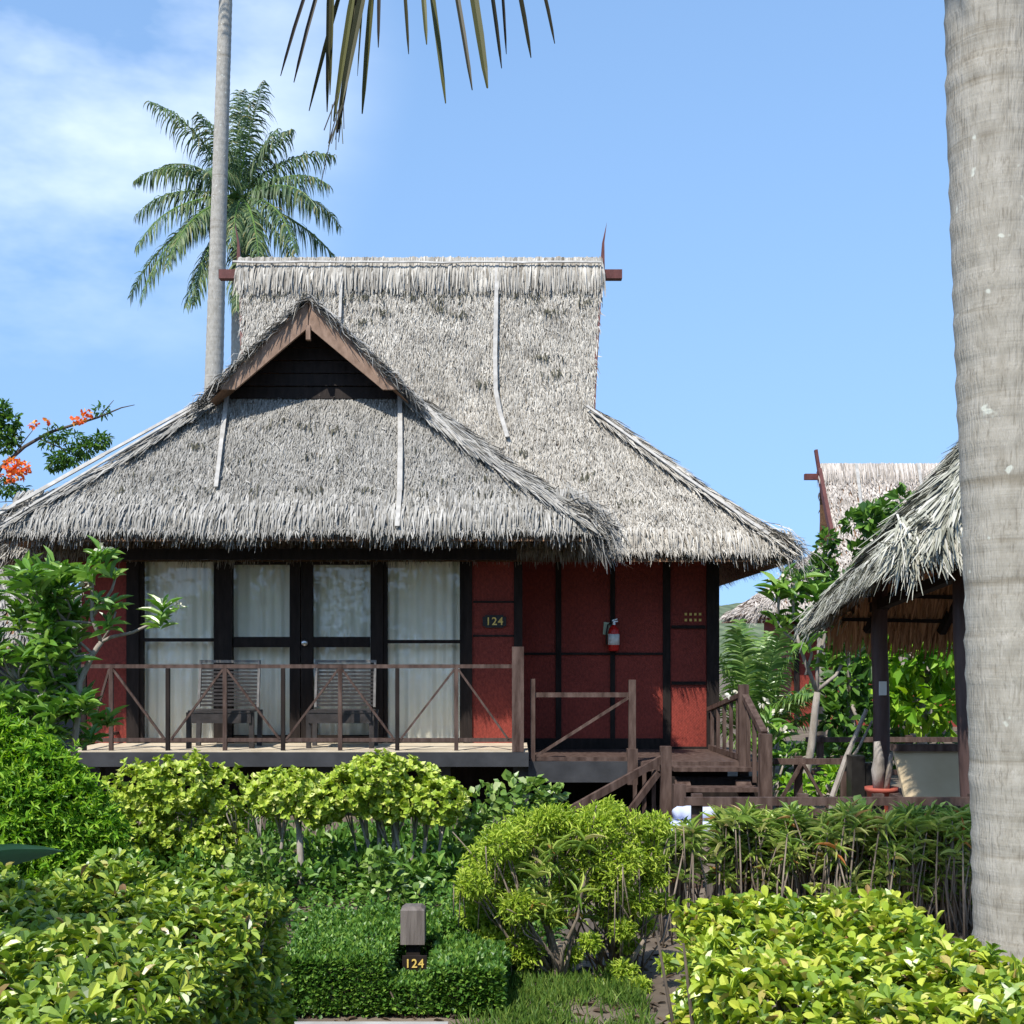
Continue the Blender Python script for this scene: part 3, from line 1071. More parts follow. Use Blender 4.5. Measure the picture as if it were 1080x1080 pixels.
# --- veranda deck, railing
XD = lambda px: (px - 540) / F * DK
g = Geo()
g.span((XD(66), DK + .035, ZD - .10), (XD(557), WL + .1, ZD))
deck = g.build('veranda_deck', M['deck'], house)
g = Geo()
g.span((XD(64), DK - .02, ZD - .165), (XD(557.5), DK + .034, ZD - .015))
g.span((XD(557.5) - .05, DK + .036, ZD - .165), (XD(557.5) + .003, WL + .2, ZD - .015))
g.build('fascia', M['slate'], deck)
zr = EYE - (703 - YH) / F * DK
zb = EYE - (780 - YH) / F * DK
yr = DK + .06
rail = Geo()
rail.span((XD(84), yr - .02, zr - .018), (XD(542), yr + .025, zr + .022))
railing = rail.build('veranda_railing', M['brown'], house)
g = Geo()
g.span((XD(84), yr - .013, zb - .028), (XD(540), yr + .017, zb + .012))
g.build('bottom_rail', M['brown'], railing)
posts = [87, 115.5, 175.5, 236, 297.5, 358, 418.5, 481]
for i, px in enumerate(posts):
    g = Geo()
    g.span((XD(px) - .021, yr - .022, ZD - .01), (XD(px) + .021, yr + .018, zr - .019))
    g.build('post', M['brown'] if i % 2 else M['dark'], railing)
for a, b in ((115.5, 92), (115.5, 172), (236, 179), (236, 294), (358, 301), (358, 415), (481, 422), (481, 536)):
    g = Geo()
    g.bar((XD(a) + (.02 if b > a else -.02), yr - .002, zr - .03), (XD(b), yr - .002, zb + .0), .022, .034, up=(0, 1, 0))
    g.build('brace', M['brown'], railing)
g = Geo()
g.span((XD(540), yr - .05, ZD - .01), (XD(552.5), yr + .07, EYE - (682 - YH) / F * DK))
g.build('newel_post', M['brown'], railing)
g = Geo()
g.span((XD(84) - .0, yr + .026, zr - .018), (XD(84) + .045, WL, zr + .02))
g.build('side_rail', M['brown'], railing)
g = Geo()
g.span((XD(84) + .004, yr + .026, zb - .02), (XD(84) + .040, WL, zb + .012))
g.build('side_rail', M['brown'], railing)

# --- landing with its own railing
XL = lambda px: (px - 540) / F * LD
g = Geo()
g.span((XL(557), LD + .035, ZL - .10), (XL(822) - .1, LW, ZL))
landing = g.build('landing', M['brown'], house)
g = Geo()
g.span((XL(557), LD - .02, ZL - .215), (XL(669), LD + .034, ZL + .006))
g.build('fascia', M['slate'], landing)
zt = EYE - (733 - YH) / F * LD
g = Geo()
g.span((XL(561), LD + .02, zt - .025), (XL(666), LD + .06, zt + .025))
lrail = g.build('landing_railing', M['brown'], house)
for px, top, w in ((562, 716, .05), (667, 717, .075)):
    g = Geo()
    g.span((XL(px) - w / 2, LD + .0, ZL + .007), (XL(px) + w / 2, LD + .08, EYE - (top - YH) / F * LD))
    g.build('post', M['brown'], lrail)
g = Geo()
g.span((XL(667) - .055, LD - .03, ZL - .24), (XL(667) + .055, LD + .09, ZL + .14))
g.build('post_foot', M['brown'], lrail)
g = Geo()
g.bar((XL(663), LD + .04, zt - .03), (XL(564), LD + .04, ZL + .05), .03, .045, up=(0, 1, 0))
g.build('brace', M['brown'], lrail)
g = Geo()
g.span((XL(565), LD + .022, ZL + .012), (XL(663), LD + .062, ZL + .05))
g.build('bottom_rail', M['brown'], lrail)

# --- stairs coming down towards the viewer
g = Geo()
g.span((1.62, 13.36, .0), (2.62, 13.44, .45))
stairs = g.build('staircase', M['dark'], house)
for sx in (1.80, 2.44):
    g = Geo()
    g.bar((sx, 13.35, .40), (sx, 12.55, -.02), .05, .16, up=(1, 0, 0))
    g.build('stringer', M['brown'], stairs)
for y, z in ((13.36, .56), (13.08, .375), (12.82, .21), (12.56, .07)):
    x0, x1 = (1.70, 2.52) if z > .5 else (1.76, 2.55)
    g = Geo()
    g.span((x0, y - .13, z - .042), (x1, y + .13, z))
    g.build('tread', M['brown'], stairs)


def flight(a, b, nbal, zdrop, parent, w=.05, hh=.07):
    a, b = np.array(a), np.array(b)
    g = Geo()
    g.bar(a, b, w, hh)
    h = g.build('handrail', M['brown'], parent)
    for k in range(nbal):
        t = (k + .5) / nbal
        p = a + (b - a) * t
        g = Geo()
        g.span((p[0] - .02, p[1] - .016, p[2] - zdrop), (p[0] + .02, p[1] + .016, p[2] - .03))
        g.build('baluster', M['brown'], h)
    return h


PR = Geo()
t0, t1 = P(784, 722, 13.5), P(807, 774, 12.6)
PR.span((t0[0] - .05, 13.45, ZL - .2), (t0[0] + .05, 13.55, t0[2]))
sr = PR.build('stair_railing', M['brown'], house)
g = Geo()
g.span((t1[0] - .06, 12.54, 0), (t1[0] + .06, 12.66, t1[2]))
g.build('newel_post', M['brown'], sr)
h = flight(P(786, 735, 13.45), P(806, 774, 12.66), 3, .70, sr, .07, .06)
h = flight(P(748, 748, LW - .1), P(782, 733, 13.55), 5, .62, sr, .06, .05)
g = Geo()
g.bar((X6(748), LW - .1, ZL + .03), (t0[0], 13.56, ZL + .04), .06, .06)
g.build('bottom_rail', M['brown'], sr)

q0 = P(702, 787, 12.9)
PL = Geo()
PL.span((q0[0] - .055, 12.84, 0), (q0[0] + .055, 12.95, q0[2]))
sl = PL.build('stair_railing', M['brown'], house)
g = Geo()
qq = P(716, 827, 12.7)
g.span((qq[0] - .06, 12.62, 0), (qq[0] + .06, 12.74, qq[2]))
g.build('newel_post', M['brown'], sl)
h = flight(P(699, 800, 12.88), P(600, 855, 12.5), 0, .7, sl, .05, .075)
g = Geo()
g.bar(P(694, 815, 12.86), P(655, 868, 12.7), .045, .06)
g.build('handrail', M['brown'], sl)
for px in (670, 680, 690):
    g = Geo()
    a, b = P(px, 812, 12.9), P(px, 880, 12.9)
    g.span((a[0] - .02, 12.93, max(0, b[2])), (a[0] + .02, 12.96, a[2]))
    g.build('baluster', M['brown'], sl)

# --- stilts, and dark panels standing in for the shade under the floor
g = Geo()
g.span((X5(86), 14.2, 0), (.2, 14.3, ZD - .17))
g.span((.2, 14.6, 0), (X6(757), 14.7, ZL - .1))
found = g.build('underfloor_shade', M['dark'], house)
for px in (90, 215, 340, 465, 550):
    g = Geo()
    g.span((XD(px) - .09, 13.5, 0), (XD(px) + .09, 13.68, ZD - .101))
    g.build('stilt', M['slate'], found)
g = Geo()
g.bar((XD(80), 13.9, 1.0 + 1.85), (XD(545), 13.9, 2.85), .1, .12)
g.build('eave_beam', M['dark'], house)

# ------------------------------------------------------------------ small things on the bungalow
def text_geo(body, cx, cy, cz, h, th, mat, name, parent):
    cu = bpy.data.curves.new('numerals', 'FONT')
    cu.body = body
    cu.align_x = 'CENTER'
    cu.align_y = 'CENTER'
    cu.size = h
    cu.extrude = th
    cu.offset = .012 * h
    cu.space_character = 1.12
    ob = bpy.data.objects.new('numerals', cu)
    COL.objects.link(ob)
    bpy.context.view_layer.update()
    me = bpy.data.meshes.new_from_object(ob.evaluated_get(bpy.context.evaluated_depsgraph_get()))
    bpy.data.objects.remove(ob)
    o = bpy.data.objects.new(name, me)
    me.materials.clear()
    me.materials.append(mat)
    COL.objects.link(o)
    o.parent = parent
    o.rotation_euler = (math.radians(90), 0, 0)
    o.location = Vector((cx, cy, cz)) - parent.location
    return o


c = P(521.5, 655.5, WL)
pl = thing('number_plate', 'small black plate with the gold number 124 on the red wall panel', 'number plate', (c[0], WL - .013, c[2]))
g = Geo()
hw, hh, ct = .135, .072, .03
pts = [(-hw + ct, -hh), (hw - ct, -hh), (hw - ct, -hh + .018), (hw, -hh + .018), (hw, hh - .018), (hw - ct, hh - .018), (hw - ct, hh), (-hw + ct, hh), (-hw + ct, hh - .018), (-hw, hh - .018), (-hw, -hh + .018), (-hw + ct, -hh + .018)]
V = [(c[0] + x, WL - .034, c[2] + z) for x, z in pts] + [(c[0] + x, WL - .013, c[2] + z) for x, z in pts]
g.faces(V, [tuple(range(12)), tuple(range(23, 11, -1))] + [(i, i + 12, (i + 1) % 12 + 12, (i + 1) % 12) for i in range(12)])
g.build('plate', M['black'], pl)
text_geo('124', c[0], WL - .037, c[2] - .002, .125, .003, M['gold'], 'numerals', pl)

c = P(646.5, 672, LW)
fe = thing('fire_extinguisher', 'red fire extinguisher with a white band hung on the dark red wall', 'fire extinguisher', (c[0], LW - .09, c[2] - .17))
g = Geo()
b0 = np.array([c[0], LW - .10, c[2] - .17])
g.lathe(b0, [(.05, 0), (.066, .015), (.068, .24), (.058, .275), (.03, .30), (.02, .32)], 18)
g.build('tank', M['ext_red'], fe, smooth=True)
g = Geo()
g.lathe(b0 + np.array([0, 0, .075]), [(.0695, 0), (.0695, .13)], 18)
g.build('label_band', M['paper'], fe, smooth=True)
g = Geo()
g.lathe(b0 + np.array([0, 0, .318]), [(.022, 0), (.022, .04)], 10)
g.bar(b0 + np.array([-.02, 0, .350]), b0 + np.array([.05, 0, .362]), .014)
g.bar(b0 + np.array([-.02, 0, .368]), b0 + np.array([.045, 0, .388]), .012)
g.build('valve', M['steel'], fe)
g = Geo()
g.tube([b0 + np.array(v) for v in ((-.02, 0, .34), (-.07, -.01, .32), (-.088, -.01, .22), (-.085, -.01, .08))], .011, 8)
g.build('hose', M['black'], fe, smooth=True)
c2 = P(639.5, 663, LW)
g = Geo()
g.faces([(c2[0] - .045, LW - .03, c2[2] - .07), (c2[0] + .03, LW - .035, c2[2] - .08), (c2[0] + .05, LW - .035, c2[2] + .07), (c2[0] - .03, LW - .03, c2[2] + .08),
         (c2[0] - .045, LW - .02, c2[2] - .07), (c2[0] + .03, LW - .025, c2[2] - .08), (c2[0] + .05, LW - .025, c2[2] + .07), (c2[0] - .03, LW - .02, c2[2] + .08)],
        [(0, 1, 2, 3), (7, 6, 5, 4), (0, 4, 5, 1), (1, 5, 6, 2), (2, 6, 7, 3), (3, 7, 4, 0)])
single(g, 'instruction_card', M['card'], 'pale green card hung beside the fire extinguisher', 'card')

# slatted veranda chairs facing the garden
def make_chair(x, y):
    t = thing('veranda_chair', 'dark slatted armless chair before the left door leaf, left one of two', 'chair', (x, y, ZD), 'slatted chairs on the veranda')
    w = .68
    zs = ZD + .40
    def rot(p):
        return p
    g = Geo()
    for sx in (-1, 1):
        g = Geo()
        g.span((x + sx * (w / 2) - .025, y - .22, ZD), (x + sx * (w / 2) + .025, y - .17, zs - .01))
        g.build('leg', M['chair'], t)
        g = Geo()
        g.bar((x + sx * (w / 2), y + .22, ZD), (x + sx * (w / 2), y + .27, zs), .05)
        g.build('leg', M['chair'], t)
    g = Geo()
    for k in range(6):
        yy = y - .21 + k * .085
        g.span((x - w / 2, yy - .035, zs - .012), (x + w / 2, yy + .035, zs + .012))
    g.build('seat', M['chair'], t)
    g = Geo()
    g.span((x - w / 2, y - .237, zs - .125), (x + w / 2, y - .222, zs - .014))
    g.build('apron', M['chair'], t)
    a, b = np.array([0, y + .20, zs + .03]), np.array([0, y + .28, ZD + .94])
    g = Geo()
    for sx in (-1, 1):
        ox = np.array([x + sx * (w / 2 - .012), 0, 0])
        g.bar(a + ox, b + ox, .026, .035)
    ox = np.array([x, 0, 0])
    g.bar(b + ox - np.array([w / 2, 0, 0]), b + ox + np.array([w / 2, 0, 0]), .035, .03)
    br = g.build('back_frame', M['chair_trim'], t)
    g = Geo()
    for k in range(12):
        p = a + (b - a) * ((k + .6) / 12.6) + ox
        g.bar(p - np.array([w / 2 - .025, 0, 0]), p + np.array([w / 2 - .025, 0, 0]), .014, .024)
    g.build('back_slats', M['chair'], br)
    return t


def copy_tree(o, parent=None):
    c = o.copy()
    COL.objects.link(c)
    c.parent = parent
    for ch in o.children:
        copy_tree(ch, c)
    return c


ca = P(234.5, 760, 13.75)
chair = make_chair(ca[0], 13.85)
cb = P(360, 760, 13.75)
chair2 = copy_tree(chair)
chair2.location.x = cb[0]
chair2['label'] = 'dark slatted armless chair before the right door leaf, right one of two'

g = Geo()
cw = P(733, 862, 12.2)
T_ = []
for i in range(11):
    t = i / 10
    T_.append((cw[0] - .2 + .4 * t, 12.2 + .03 * math.sin(t * 5), .20 + .015 * math.sin(t * 9)))
g.tube(T_, [.05 + .03 * math.sin(math.pi * i / 10) + .008 * math.sin(i * 2.3) for i in range(11)], 12, .06)
g.span((cw[0] - .24, 12.05, .0), (cw[0] + .24, 12.35, .14))
single(g, 'rolled_towel', M['towel'], 'white and pale blue folded cloth lying at the foot of the stairs', 'cloth', smooth=True)

# ================================================================== PAVILION on the right
PX0, PY0, PY1, PW = 3.49, 9.7, 11.95, 2.7
pav = thing('thatched_pavilion', 'open thatched pavilion on dark log posts beside the palm trunk', 'pavilion', (4.8, 10.8, 0))
fl, bl_, fr_, br_ = np.array([2.78, 8.95, 2.47]), np.array([3.10, 12.75, 2.13]), np.array([6.9, 8.95, 2.36]), np.array([6.9, 12.85, 2.06])
apx, apb = np.array([4.72, 10.75, 4.42]), np.array([5.2, 11.1, 4.42])
g, gb, gi = Geo(), Geo(), Geo()
quads = [(apx, apb, fr_, fl, (0, -1, 1)), (apb, apx, fl, bl_, (-1, 0, 1)), (apb, apx, bl_, br_, (0, 1, 1)), (apx, apb, br_, fr_, (1, 0, 1))]
quads = [((apx + apb) / 2, (apx + apb) / 2, *q[2:4], q[4]) for q in quads]
quads[0] = (apx, apx, fr_, fl, (0, -1, 1))
quads[1] = (apx, apx, fl, bl_, (-1, 0, 1))
quads[2] = (apx, apx, bl_, br_, (0, 1, 1))
quads[3] = (apx, apx, br_, fr_, (1, 0, 1))
for q, k in zip(quads, (2600, 3200, 300, 300)):
    thatch(g, q[:4], k, outn=q[4], Ln=(.14, .32), Wd=(.006, .014), lift=.03)
    e, n, d = frame(q[:4])
    n = n if n @ np.array(q[4]) > 0 else -n
    eave(g, q[3], q[2], d, n, 620 if k > 500 else 220, long=(.18, .32), drop=(0, .05), thick=.06)
for a, b, nn in ((apx, fl, (-.6, -.6, .6)), (apx, bl_, (-.6, .6, .6)), (apx, fr_, (.6, -.6, .6))):
    hipcap(g, a, b, nn, nn, 420, .14)
for E_, dr in ((fl, (-.5, -.6, -.45)), (bl_, (-.7, .2, -.5))):
    mm = 260
    p = E_ - np.outer(U(.0, .4, mm), unit(dr)) + N(0, .05, (mm, 3))
    strands(g, p, np.tile(dr, (mm, 1)) + N(0, .22, (mm, 3)), np.tile([-.4, -.3, .8], (mm, 1)), U(.18, .34, mm), U(.008, .016, mm), U(-.06, .05, mm), U(-.05, .06, mm), U(-.05, .05, mm), U(.0, .14, mm))
base_quads(gb, [q[:4] for q in quads], .09)
pr = g.build('thatch_roof', M['thatch_old'], pav)
gb.build('roof_underside', M['under'], pr)
# inner face of the far slope: unbleached leaf ends hanging below
for a, b in ((bl_, br_),):
    mm = 2600
    t = U(0, 1, mm)
    p = a + np.outer(t, b - a)
    p = p + (apx - p) * U(-.01, .26, mm)[:, None] + np.array([0, -.02, -.12])
    p[:, 0] += .10 * (1 - 2 * t)
    dd = np.tile(unit((a + b) / 2 - apx), (mm, 1)) + N(0, .08, (mm, 3))
    strands(gi, p, dd, np.tile([0, -.7, -.7], (mm, 1)), U(.2, .36, mm), U(.015, .035, mm), U(0, .03, mm), U(0, .03, mm), U(0, .03, mm), U(0, .05, mm))
gi.build('inner_thatch', M['inner'], pr)
g = Geo()
for k in range(5):
    t = .12 + k * .2
    e0 = bl_ + (br_ - bl_) * t
    g.bar(e0 + np.array([0, -.1, -.14]), apx + (apb - apx) * t + np.array([0, 0, -.2]), .07, .07)
for t in (.06, .16, .27, .38, .5):
    a = bl_ + (apx - bl_) * t
    b = br_ + (apx - br_) * t
    g.bar(a + np.array([.1, -.06, -.17]), b + np.array([-.1, -.06, -.17]), .035, .035)
g.bar((PX0 - .1, PY0, 2.42), (PX0 - .1 + 2.9, PY0, 2.42), .09, .09)
g.bar((PX0, PY0 - .1, 2.40), (PX0, PY1 + .2, 2.20), .09, .09)
g.build('rafters', M['dark'], pr)
for (x, y, r, lean) in ((PX0, PY0, .082, .05), (PX0, PY1, .078, .0), (PX0 + PW, PY0, .08, 0), (PX0 + PW, PY1, .08, 0)):
    g = Geo()
    g.tube([(x + lean, y, 0), (x + lean * .8 + .01, y, .6), (x + .01, y, 1.3), (x - .012, y, 1.9), (x - lean * .5, y, 2.5)], [r * 1.08, r * 1.04, r, r * .98, r * .94], 14, .02)
    g.build('post', M['log'], pav, smooth=True)
g = Geo()
g.span((PX0 - .25, PY0 - .35, .02), (PX0 + PW + .3, PY1 + .3, .28))
g.build('floor', M['brown'], pav)
c = P(931, 726, PY1 - .085)
g = Geo()
g.span((c[0] - .035, PY1 - .095, c[2] - .065), (c[0] + .035, PY1 - .082, c[2] + .065))
single(g, 'paper_notice', M['paper'], 'small white notice fixed to the far log post of the pavilion', 'notice')

# daybed with a raised beige back
db = thing('daybed', 'beige boarded daybed with a brown top rail inside the pavilion', 'daybed', (3.75, 11.0, .28))
g = Geo()
a0, a1, b1, b0_ = P(943, 792, 10.9), P(1030, 792, 10.9), P(1030, 843, 10.7), P(955, 843, 10.7)
g.faces([a0, a1, b1, b0_, a0 + [0, .05, 0], a1 + [0, .05, 0], b1 + [0, .05, 0], b0_ + [0, .05, 0]], [(0, 3, 2, 1), (4, 5, 6, 7), (0, 1, 5, 4), (1, 2, 6, 5), (2, 3, 7, 6), (3, 0, 4, 7)])
g.build('backrest', M['daybed'], db)
g = Geo()
g.bar(a0 + [-.02, .0, .03], a1 + [.05, .0, .03], .10, .06)
g.build('top_rail', M['brown'], db)
g = Geo()
g.span((b0_[0], 10.75, .281), (b1[0] + .4, 11.6, b0_[2]))
g.build('base', M['brown'], db)

# pot with a bare stem plant
c = P(930, 830, 11.3)
pt = thing('potted_plant', 'terracotta pot with thick bare grey stems at the pavilion corner', 'potted plant', (c[0], 11.3, .0))
g = Geo()
pz = c[2]
g.lathe((c[0], 11.3, 0), [(.10, .0), (.11, .02), (.09, pz * .5), (.10, pz - .22), (.135, pz - .04), (.15, pz - .035), (.15, pz), (.12, pz - .01), (.02, pz - .02)], 18)
g.build('pot', M['pot'], pt, smooth=True)
g = Geo()
g.tube([P(926, 832, 11.3), P(926, 812, 11.3), P(927, 800, 11.3), P(925, 782, 11.3)], [.045, .06, .05, .03], 10, .05)
g.tube([P(934, 832, 11.3), P(938, 812, 11.3), P(940, 795, 11.3)], [.03, .028, .02], 8, .05)
g.build('stem', M['bark'], pt, smooth=True)
g = Geo()
for a, w in ((899, .26), (914, .14)):
    pass
c0, c1 = P(897, 797, 12.3), P(911, 860, 12.3)
g.span((c0[0], 12.25, 0), (c1[0], 12.45, c0[2]))
g.span((c1[0], 12.28, 0), (c1[0] + .09, 12.42, c0[2] - .07))
single(g, 'dark_post', M['black'], 'short thick black timber post left of the terracotta pot', 'post')


def fence(label, x0, x1, y, rails, posts, braces, th=.05):
    t = thing('low_fence', label, 'fence', ((x0 + x1) / 2, y, 0), 'low brown garden fences')
    for z in rails:
        g = Geo()
        g.span((x0, y - th / 2, z - .03), (x1, y + th / 2, z + .03))
        g.build('rail', M['brown'], t)
    for x in posts:
        g = Geo()
        g.span((x - .04, y - .03 + th / 2 + .03, 0), (x + .04, y + .05 + th / 2 + .003, max(rails) + .05))
        g.build('post', M['brown'], t)
    for a, b in braces:
        g = Geo()
        g.bar((a[0], y - th / 2 - .02, a[1]), (b[0], y - th / 2 - .02, b[1]), .03, .045, up=(0, 1, 0))
        g.build('brace', M['brown'], t)


zf = EYE - (845 - YH) / F * 9.4
xf = lambda px: (px - 540) / F * 9.4
fence('low brown rail fence in front of the pavilion, just behind the leafy hedge', xf(722), xf(1040), 9.4, [zf, .25], [xf(736), xf(848), xf(928), xf(1030)], [((xf(912), .30), (xf(942), zf - .02))])
xg = lambda px: (px - 540) / F * 12.8
zg = EYE - (803 - YH) / F * 12.8
fence('low brown rail fence with crossed braces right of the stairs', xg(816), xg(898), 12.8, [zg, .15], [xg(843), xg(892)], [((xg(844), zg - .02), (xg(818), .2)), ((xg(846), zg - .02), (xg(872), .2))])
xh = lambda px: (px - 540) / F * 15.5
fence('far brown rail fence behind the pavilion posts', xh(850), xh(1080), 15.5, [EYE - (780 - YH) / F * 15.5, .3], [xh(866), xh(960), xh(1050)], [])

# ================================================================== OTHER HUTS
def small_house(label, ox, oy, sc, flip=1):
    h = thing('thatched_house', label, 'house', (ox, oy, 0))
    rr = [(ox + (r[0] + 1.26) * sc, ox + (r[1] + 1.26) * sc, oy + (r[2] - 17) * sc, oy + (r[3] - 17) * sc, r[4] * sc) for r in rows]
    ro = hip_roof(rr, 3, h, 'thatch_far', 480, 170, False, wd=(.02, .05))
    x0, x1, y0, y1 = ox - 3.4 * sc, ox + 3.6 * sc, oy - 1.7 * sc, oy + 2 * sc
    g = Geo()
    g.span((x0, y0, 0), (x1, y0 + .1, 3.1 * sc))
    g.span((x0, y1, 0), (x1, y1 + .1, 3.1 * sc))
    g.span((x0 - .1, y0 + .1, 0), (x0, y1, 3.1 * sc))
    g.span((x1, y0 + .1, 0), (x1 + .1, y1, 3.1 * sc))
    wall = g.build('wall', M['red'], h)
    g = Geo()
    for k in range(7):
        xx = x0 + (x1 - x0) * k / 6
        g.span((xx - .06, y0 - .04, 0), (xx + .06, y0 - .001, 3.1 * sc))
    g.build('batten', M['dark'], wall)
    r0, r3 = rr[0], rr[3]
    for k, sg in ((0, -1), (1, 1)):
        g = Geo()
        a = np.array([r0[k] - .30 * sc * sg * -1 * .6, r0[2], r0[4] + .55 * sc])
        a = np.array([r0[k] + sg * .12 * sc, r0[2] - .03, r0[4] + .45 * sc])
        b = np.array([r3[k] + sg * .02 * sc, r3[2], r3[4] - .05])
        m1 = np.array([r0[k] + sg * .04 * sc, r0[2] - .06, r0[4] - .1])
        g.bar(a, m1, .07, .14 * sc, up=(0, 1, 0))
        g.bar(m1, b, .09, .24 * sc, up=(0, 1, 0))
        g.build('barge_board', M['maroon'], ro)
        g = Geo()
        g.bar((r0[k], r0[2], r0[4] - .28 * sc), (r0[k] + sg * .42 * sc, r0[2], r0[4] - .28 * sc), .16 * sc)
        g.build('ridge_beam', M['maroon'], ro)
    for f in (.20, .55):
        xx = r0[0] + (r0[1] - r0[0]) * f
        lath([(xx, rr[i][2] - .1, rr[i][4] + .06) for i in range(4)], .10, ro)
    lath([(r0[0], r0[2] - .16, r0[4] - .25 * sc), (r0[1], r0[2] - .16, r0[4] - .25 * sc)], .06, ro)
    return h


small_house('thatched house seen beyond the pavilion roof with dark red barge boards', (862 - 540) / F * 32.0 + 2.45 * .93, 32.0, .93)

hut = thing('thatched_hut', 'grey thatched hut half hidden behind the plumeria at the left edge', 'hut', (-9.3, 20, 0))
g, gb = Geo(), Geo()
ap = np.array([-9.3, 20.5, 4.75])
cs = [np.array(v) for v in ((-11.8, 18.1, 1.95), (-6.85, 18.1, 1.95), (-6.85, 22.8, 1.95), (-11.8, 22.8, 1.95))]
qs = [(ap, ap, cs[1], cs[0], (0, -1, 1)), (ap, ap, cs[2], cs[1], (1, 0, 1)), (ap, ap, cs[3], cs[2], (0, 1, 1)), (ap, ap, cs[0], cs[3], (-1, 0, 1))]
for q, k in zip(qs, (420, 300, 120, 120)):
    thatch(g, q[:4], k, outn=q[4], Wd=(.02, .045))
    e, n, d = frame(q[:4])
    n = n if n @ np.array(q[4]) > 0 else -n
    eave(g, q[3], q[2], d, n, 120)
hipcap(g, ap, cs[1], (.6, -.6, .6), (.6, -.6, .6), 200)
base_quads(gb, [q[:4] for q in qs])
ro = g.build('thatch_roof', M['thatch'], hut)
gb.build('roof_underside', M['under'], ro)
g = Geo()
g.span((-11.2, 18.7, 0), (-7.4, 22.2, 2.0))
g.build('wall', M['slate'], hut)

# ================================================================== PALMS
def frond(geo_r, geo_l, p0, d0, L, droop, n_pairs=46, lf=.75, wl=.035, hang=.35, ragged=0.0, npt=14):
    """arching rachis with drooping leaflets on both sides"""
    d = unit(np.array(d0, float))
    pts = [np.array(p0, float)]
    st = L / npt
    for i in range(npt):
        f = droop * (i + .3) / npt
        d = unit(d + np.array([0, 0, -f * st * 1.0]))
        pts.append(pts[-1] + d * st)
    pts = np.array(pts)
    geo_r.tube(pts, np.linspace(.035, .006, npt + 1) * (L / 3.5), 6)
    s = np.linspace(.16, .995, n_pairs)
    idx = s * npt
    i0 = np.minimum(idx.astype(int), npt - 1)
    base = pts[i0] + (pts[i0 + 1] - pts[i0]) * (idx - i0)[:, None]
    tan = unit(pts[i0 + 1] - pts[i0])
    side = unit(np.cross(tan, np.array([0, 0, 1.]) + N(0, .02, 3)))
    upv = np.cross(side, tan)
    prof = np.sin(np.clip(s * .9 + .10, 0, .97) * np.pi) ** .6 * .75 + .25
    prof[s > .9] *= .8
    for sg in (-1, 1):
        dd = unit(tan * U(.45, .75, n_pairs)[:, None] + side * sg + upv * (.10 + N(0, .10, n_pairs))[:, None] + N(0, .05, (n_pairs, 3)))
        ln = lf * prof * U(.82, 1.1, n_pairs) * np.where(U(0, 1, n_pairs) < ragged, U(.15, .7, n_pairs), 1)
        dd = unit(dd + N(0, ragged * .6, (n_pairs, 3)))
        h = hang * U(.6, 1.4, n_pairs)
        c = [base]
        dk = dd
        for k in range(4):
            dk = unit(dk + np.array([0, 0, -1.]) * (h * (.35 + .35 * k))[:, None])
            c.append(c[-1] + dk * (ln / 4)[:, None])
        w = wl * U(.8, 1.2, n_pairs)
        nn = unit(np.cross(dd, np.cross(upv, dd)))
        ss = unit(np.cross(dd, upv + N(0, .25, (n_pairs, 3))))
        ws = [.5, 1.0, .9, .6, .08]
        V = np.stack([x for k in range(5) for x in (c[k] - ss * (w * ws[k] / 2)[:, None], c[k] + ss * (w * ws[k] / 2)[:, None])], 1)
        fl = np.array([i for k in range(4) for i in (2 * k, 2 * k + 1, 2 * k + 3, 2 * k + 2)])
        geo_l.raw(V.reshape(-1, 3), (fl[None] + (np.arange(n_pairs) * 10)[:, None]).ravel(), np.full(4 * n_pairs, 4))


def palm_trunk(pts, rads, parent, ring=.11, seg=22):
    pts = np.array(pts, float)
    t = np.linspace(0, 1, len(pts))
    n = int(np.linalg.norm(np.diff(pts, axis=0), axis=1).sum() / (ring / 3.0))
    tt = np.linspace(0, 1, n)
    xyz = np.stack([np.interp(tt, t, pts[:, i]) for i in range(3)], 1)
    for _ in range(6):
        xyz[1:-1] = (xyz[:-2] + xyz[1:-1] * 2 + xyz[2:]) / 4
    r = np.interp(tt, t, rads)
    k = np.arange(n) % 3
    jit = np.repeat(N(0, .007, n // 3 + 1), 3)[:n]
    r = r * (1 + np.array([.0, .008, .030])[k] + jit)
    g = Geo()
    g.tube(xyz, r, seg, .004)
    return g.build('trunk', M['trunk'], parent, smooth=True)


# slim leaning trunk left of the ridge
tp = thing('coconut_palm', 'slim pale coconut trunk rising behind the left end of the ridge', 'palm tree', tuple(P(205, 690, 22.5) * [1, 1, 0]), 'coconut palms')
D1 = 22.5
palm_trunk([P(206, 793, D1), P(216, 600, D1), P(226, 390, D1), P(230, 250, D1), P(234, 120, D1), P(238, 0, D1), P(241, -110, D1)], [.20, .175, .16, .145, .13, .118, .11], tp, .16, 14)
top = P(241, -112, D1)
for k in range(13):
    a = k * 2.4
    gr, gl = Geo(), Geo()
    el = .9 - k * .055
    frond(gr, gl, top, (math.cos(a) * math.cos(el), math.sin(a) * math.cos(el), math.sin(el) + .1), 3.0, .55, 30, .6, .04)
    r = gr.build('frond', M['areca'], tp)
    gl.build('leaflets', M['palm'], r)

# coconut palm crown in full view
D2 = 34.0
kp = D2 / F
cp = thing('coconut_palm', 'coconut palm with a full green crown and young nuts behind the roof', 'palm tree', tuple(P(252, 690, D2) * [1, 1, 0]), 'coconut palms')
cc = P(253, 208, D2)
palm_trunk([P(246, 770, D2), P(250, 500, D2), cc - np.array([0, 0, .3])], [.24, .2, .19], cp, .2, 12)
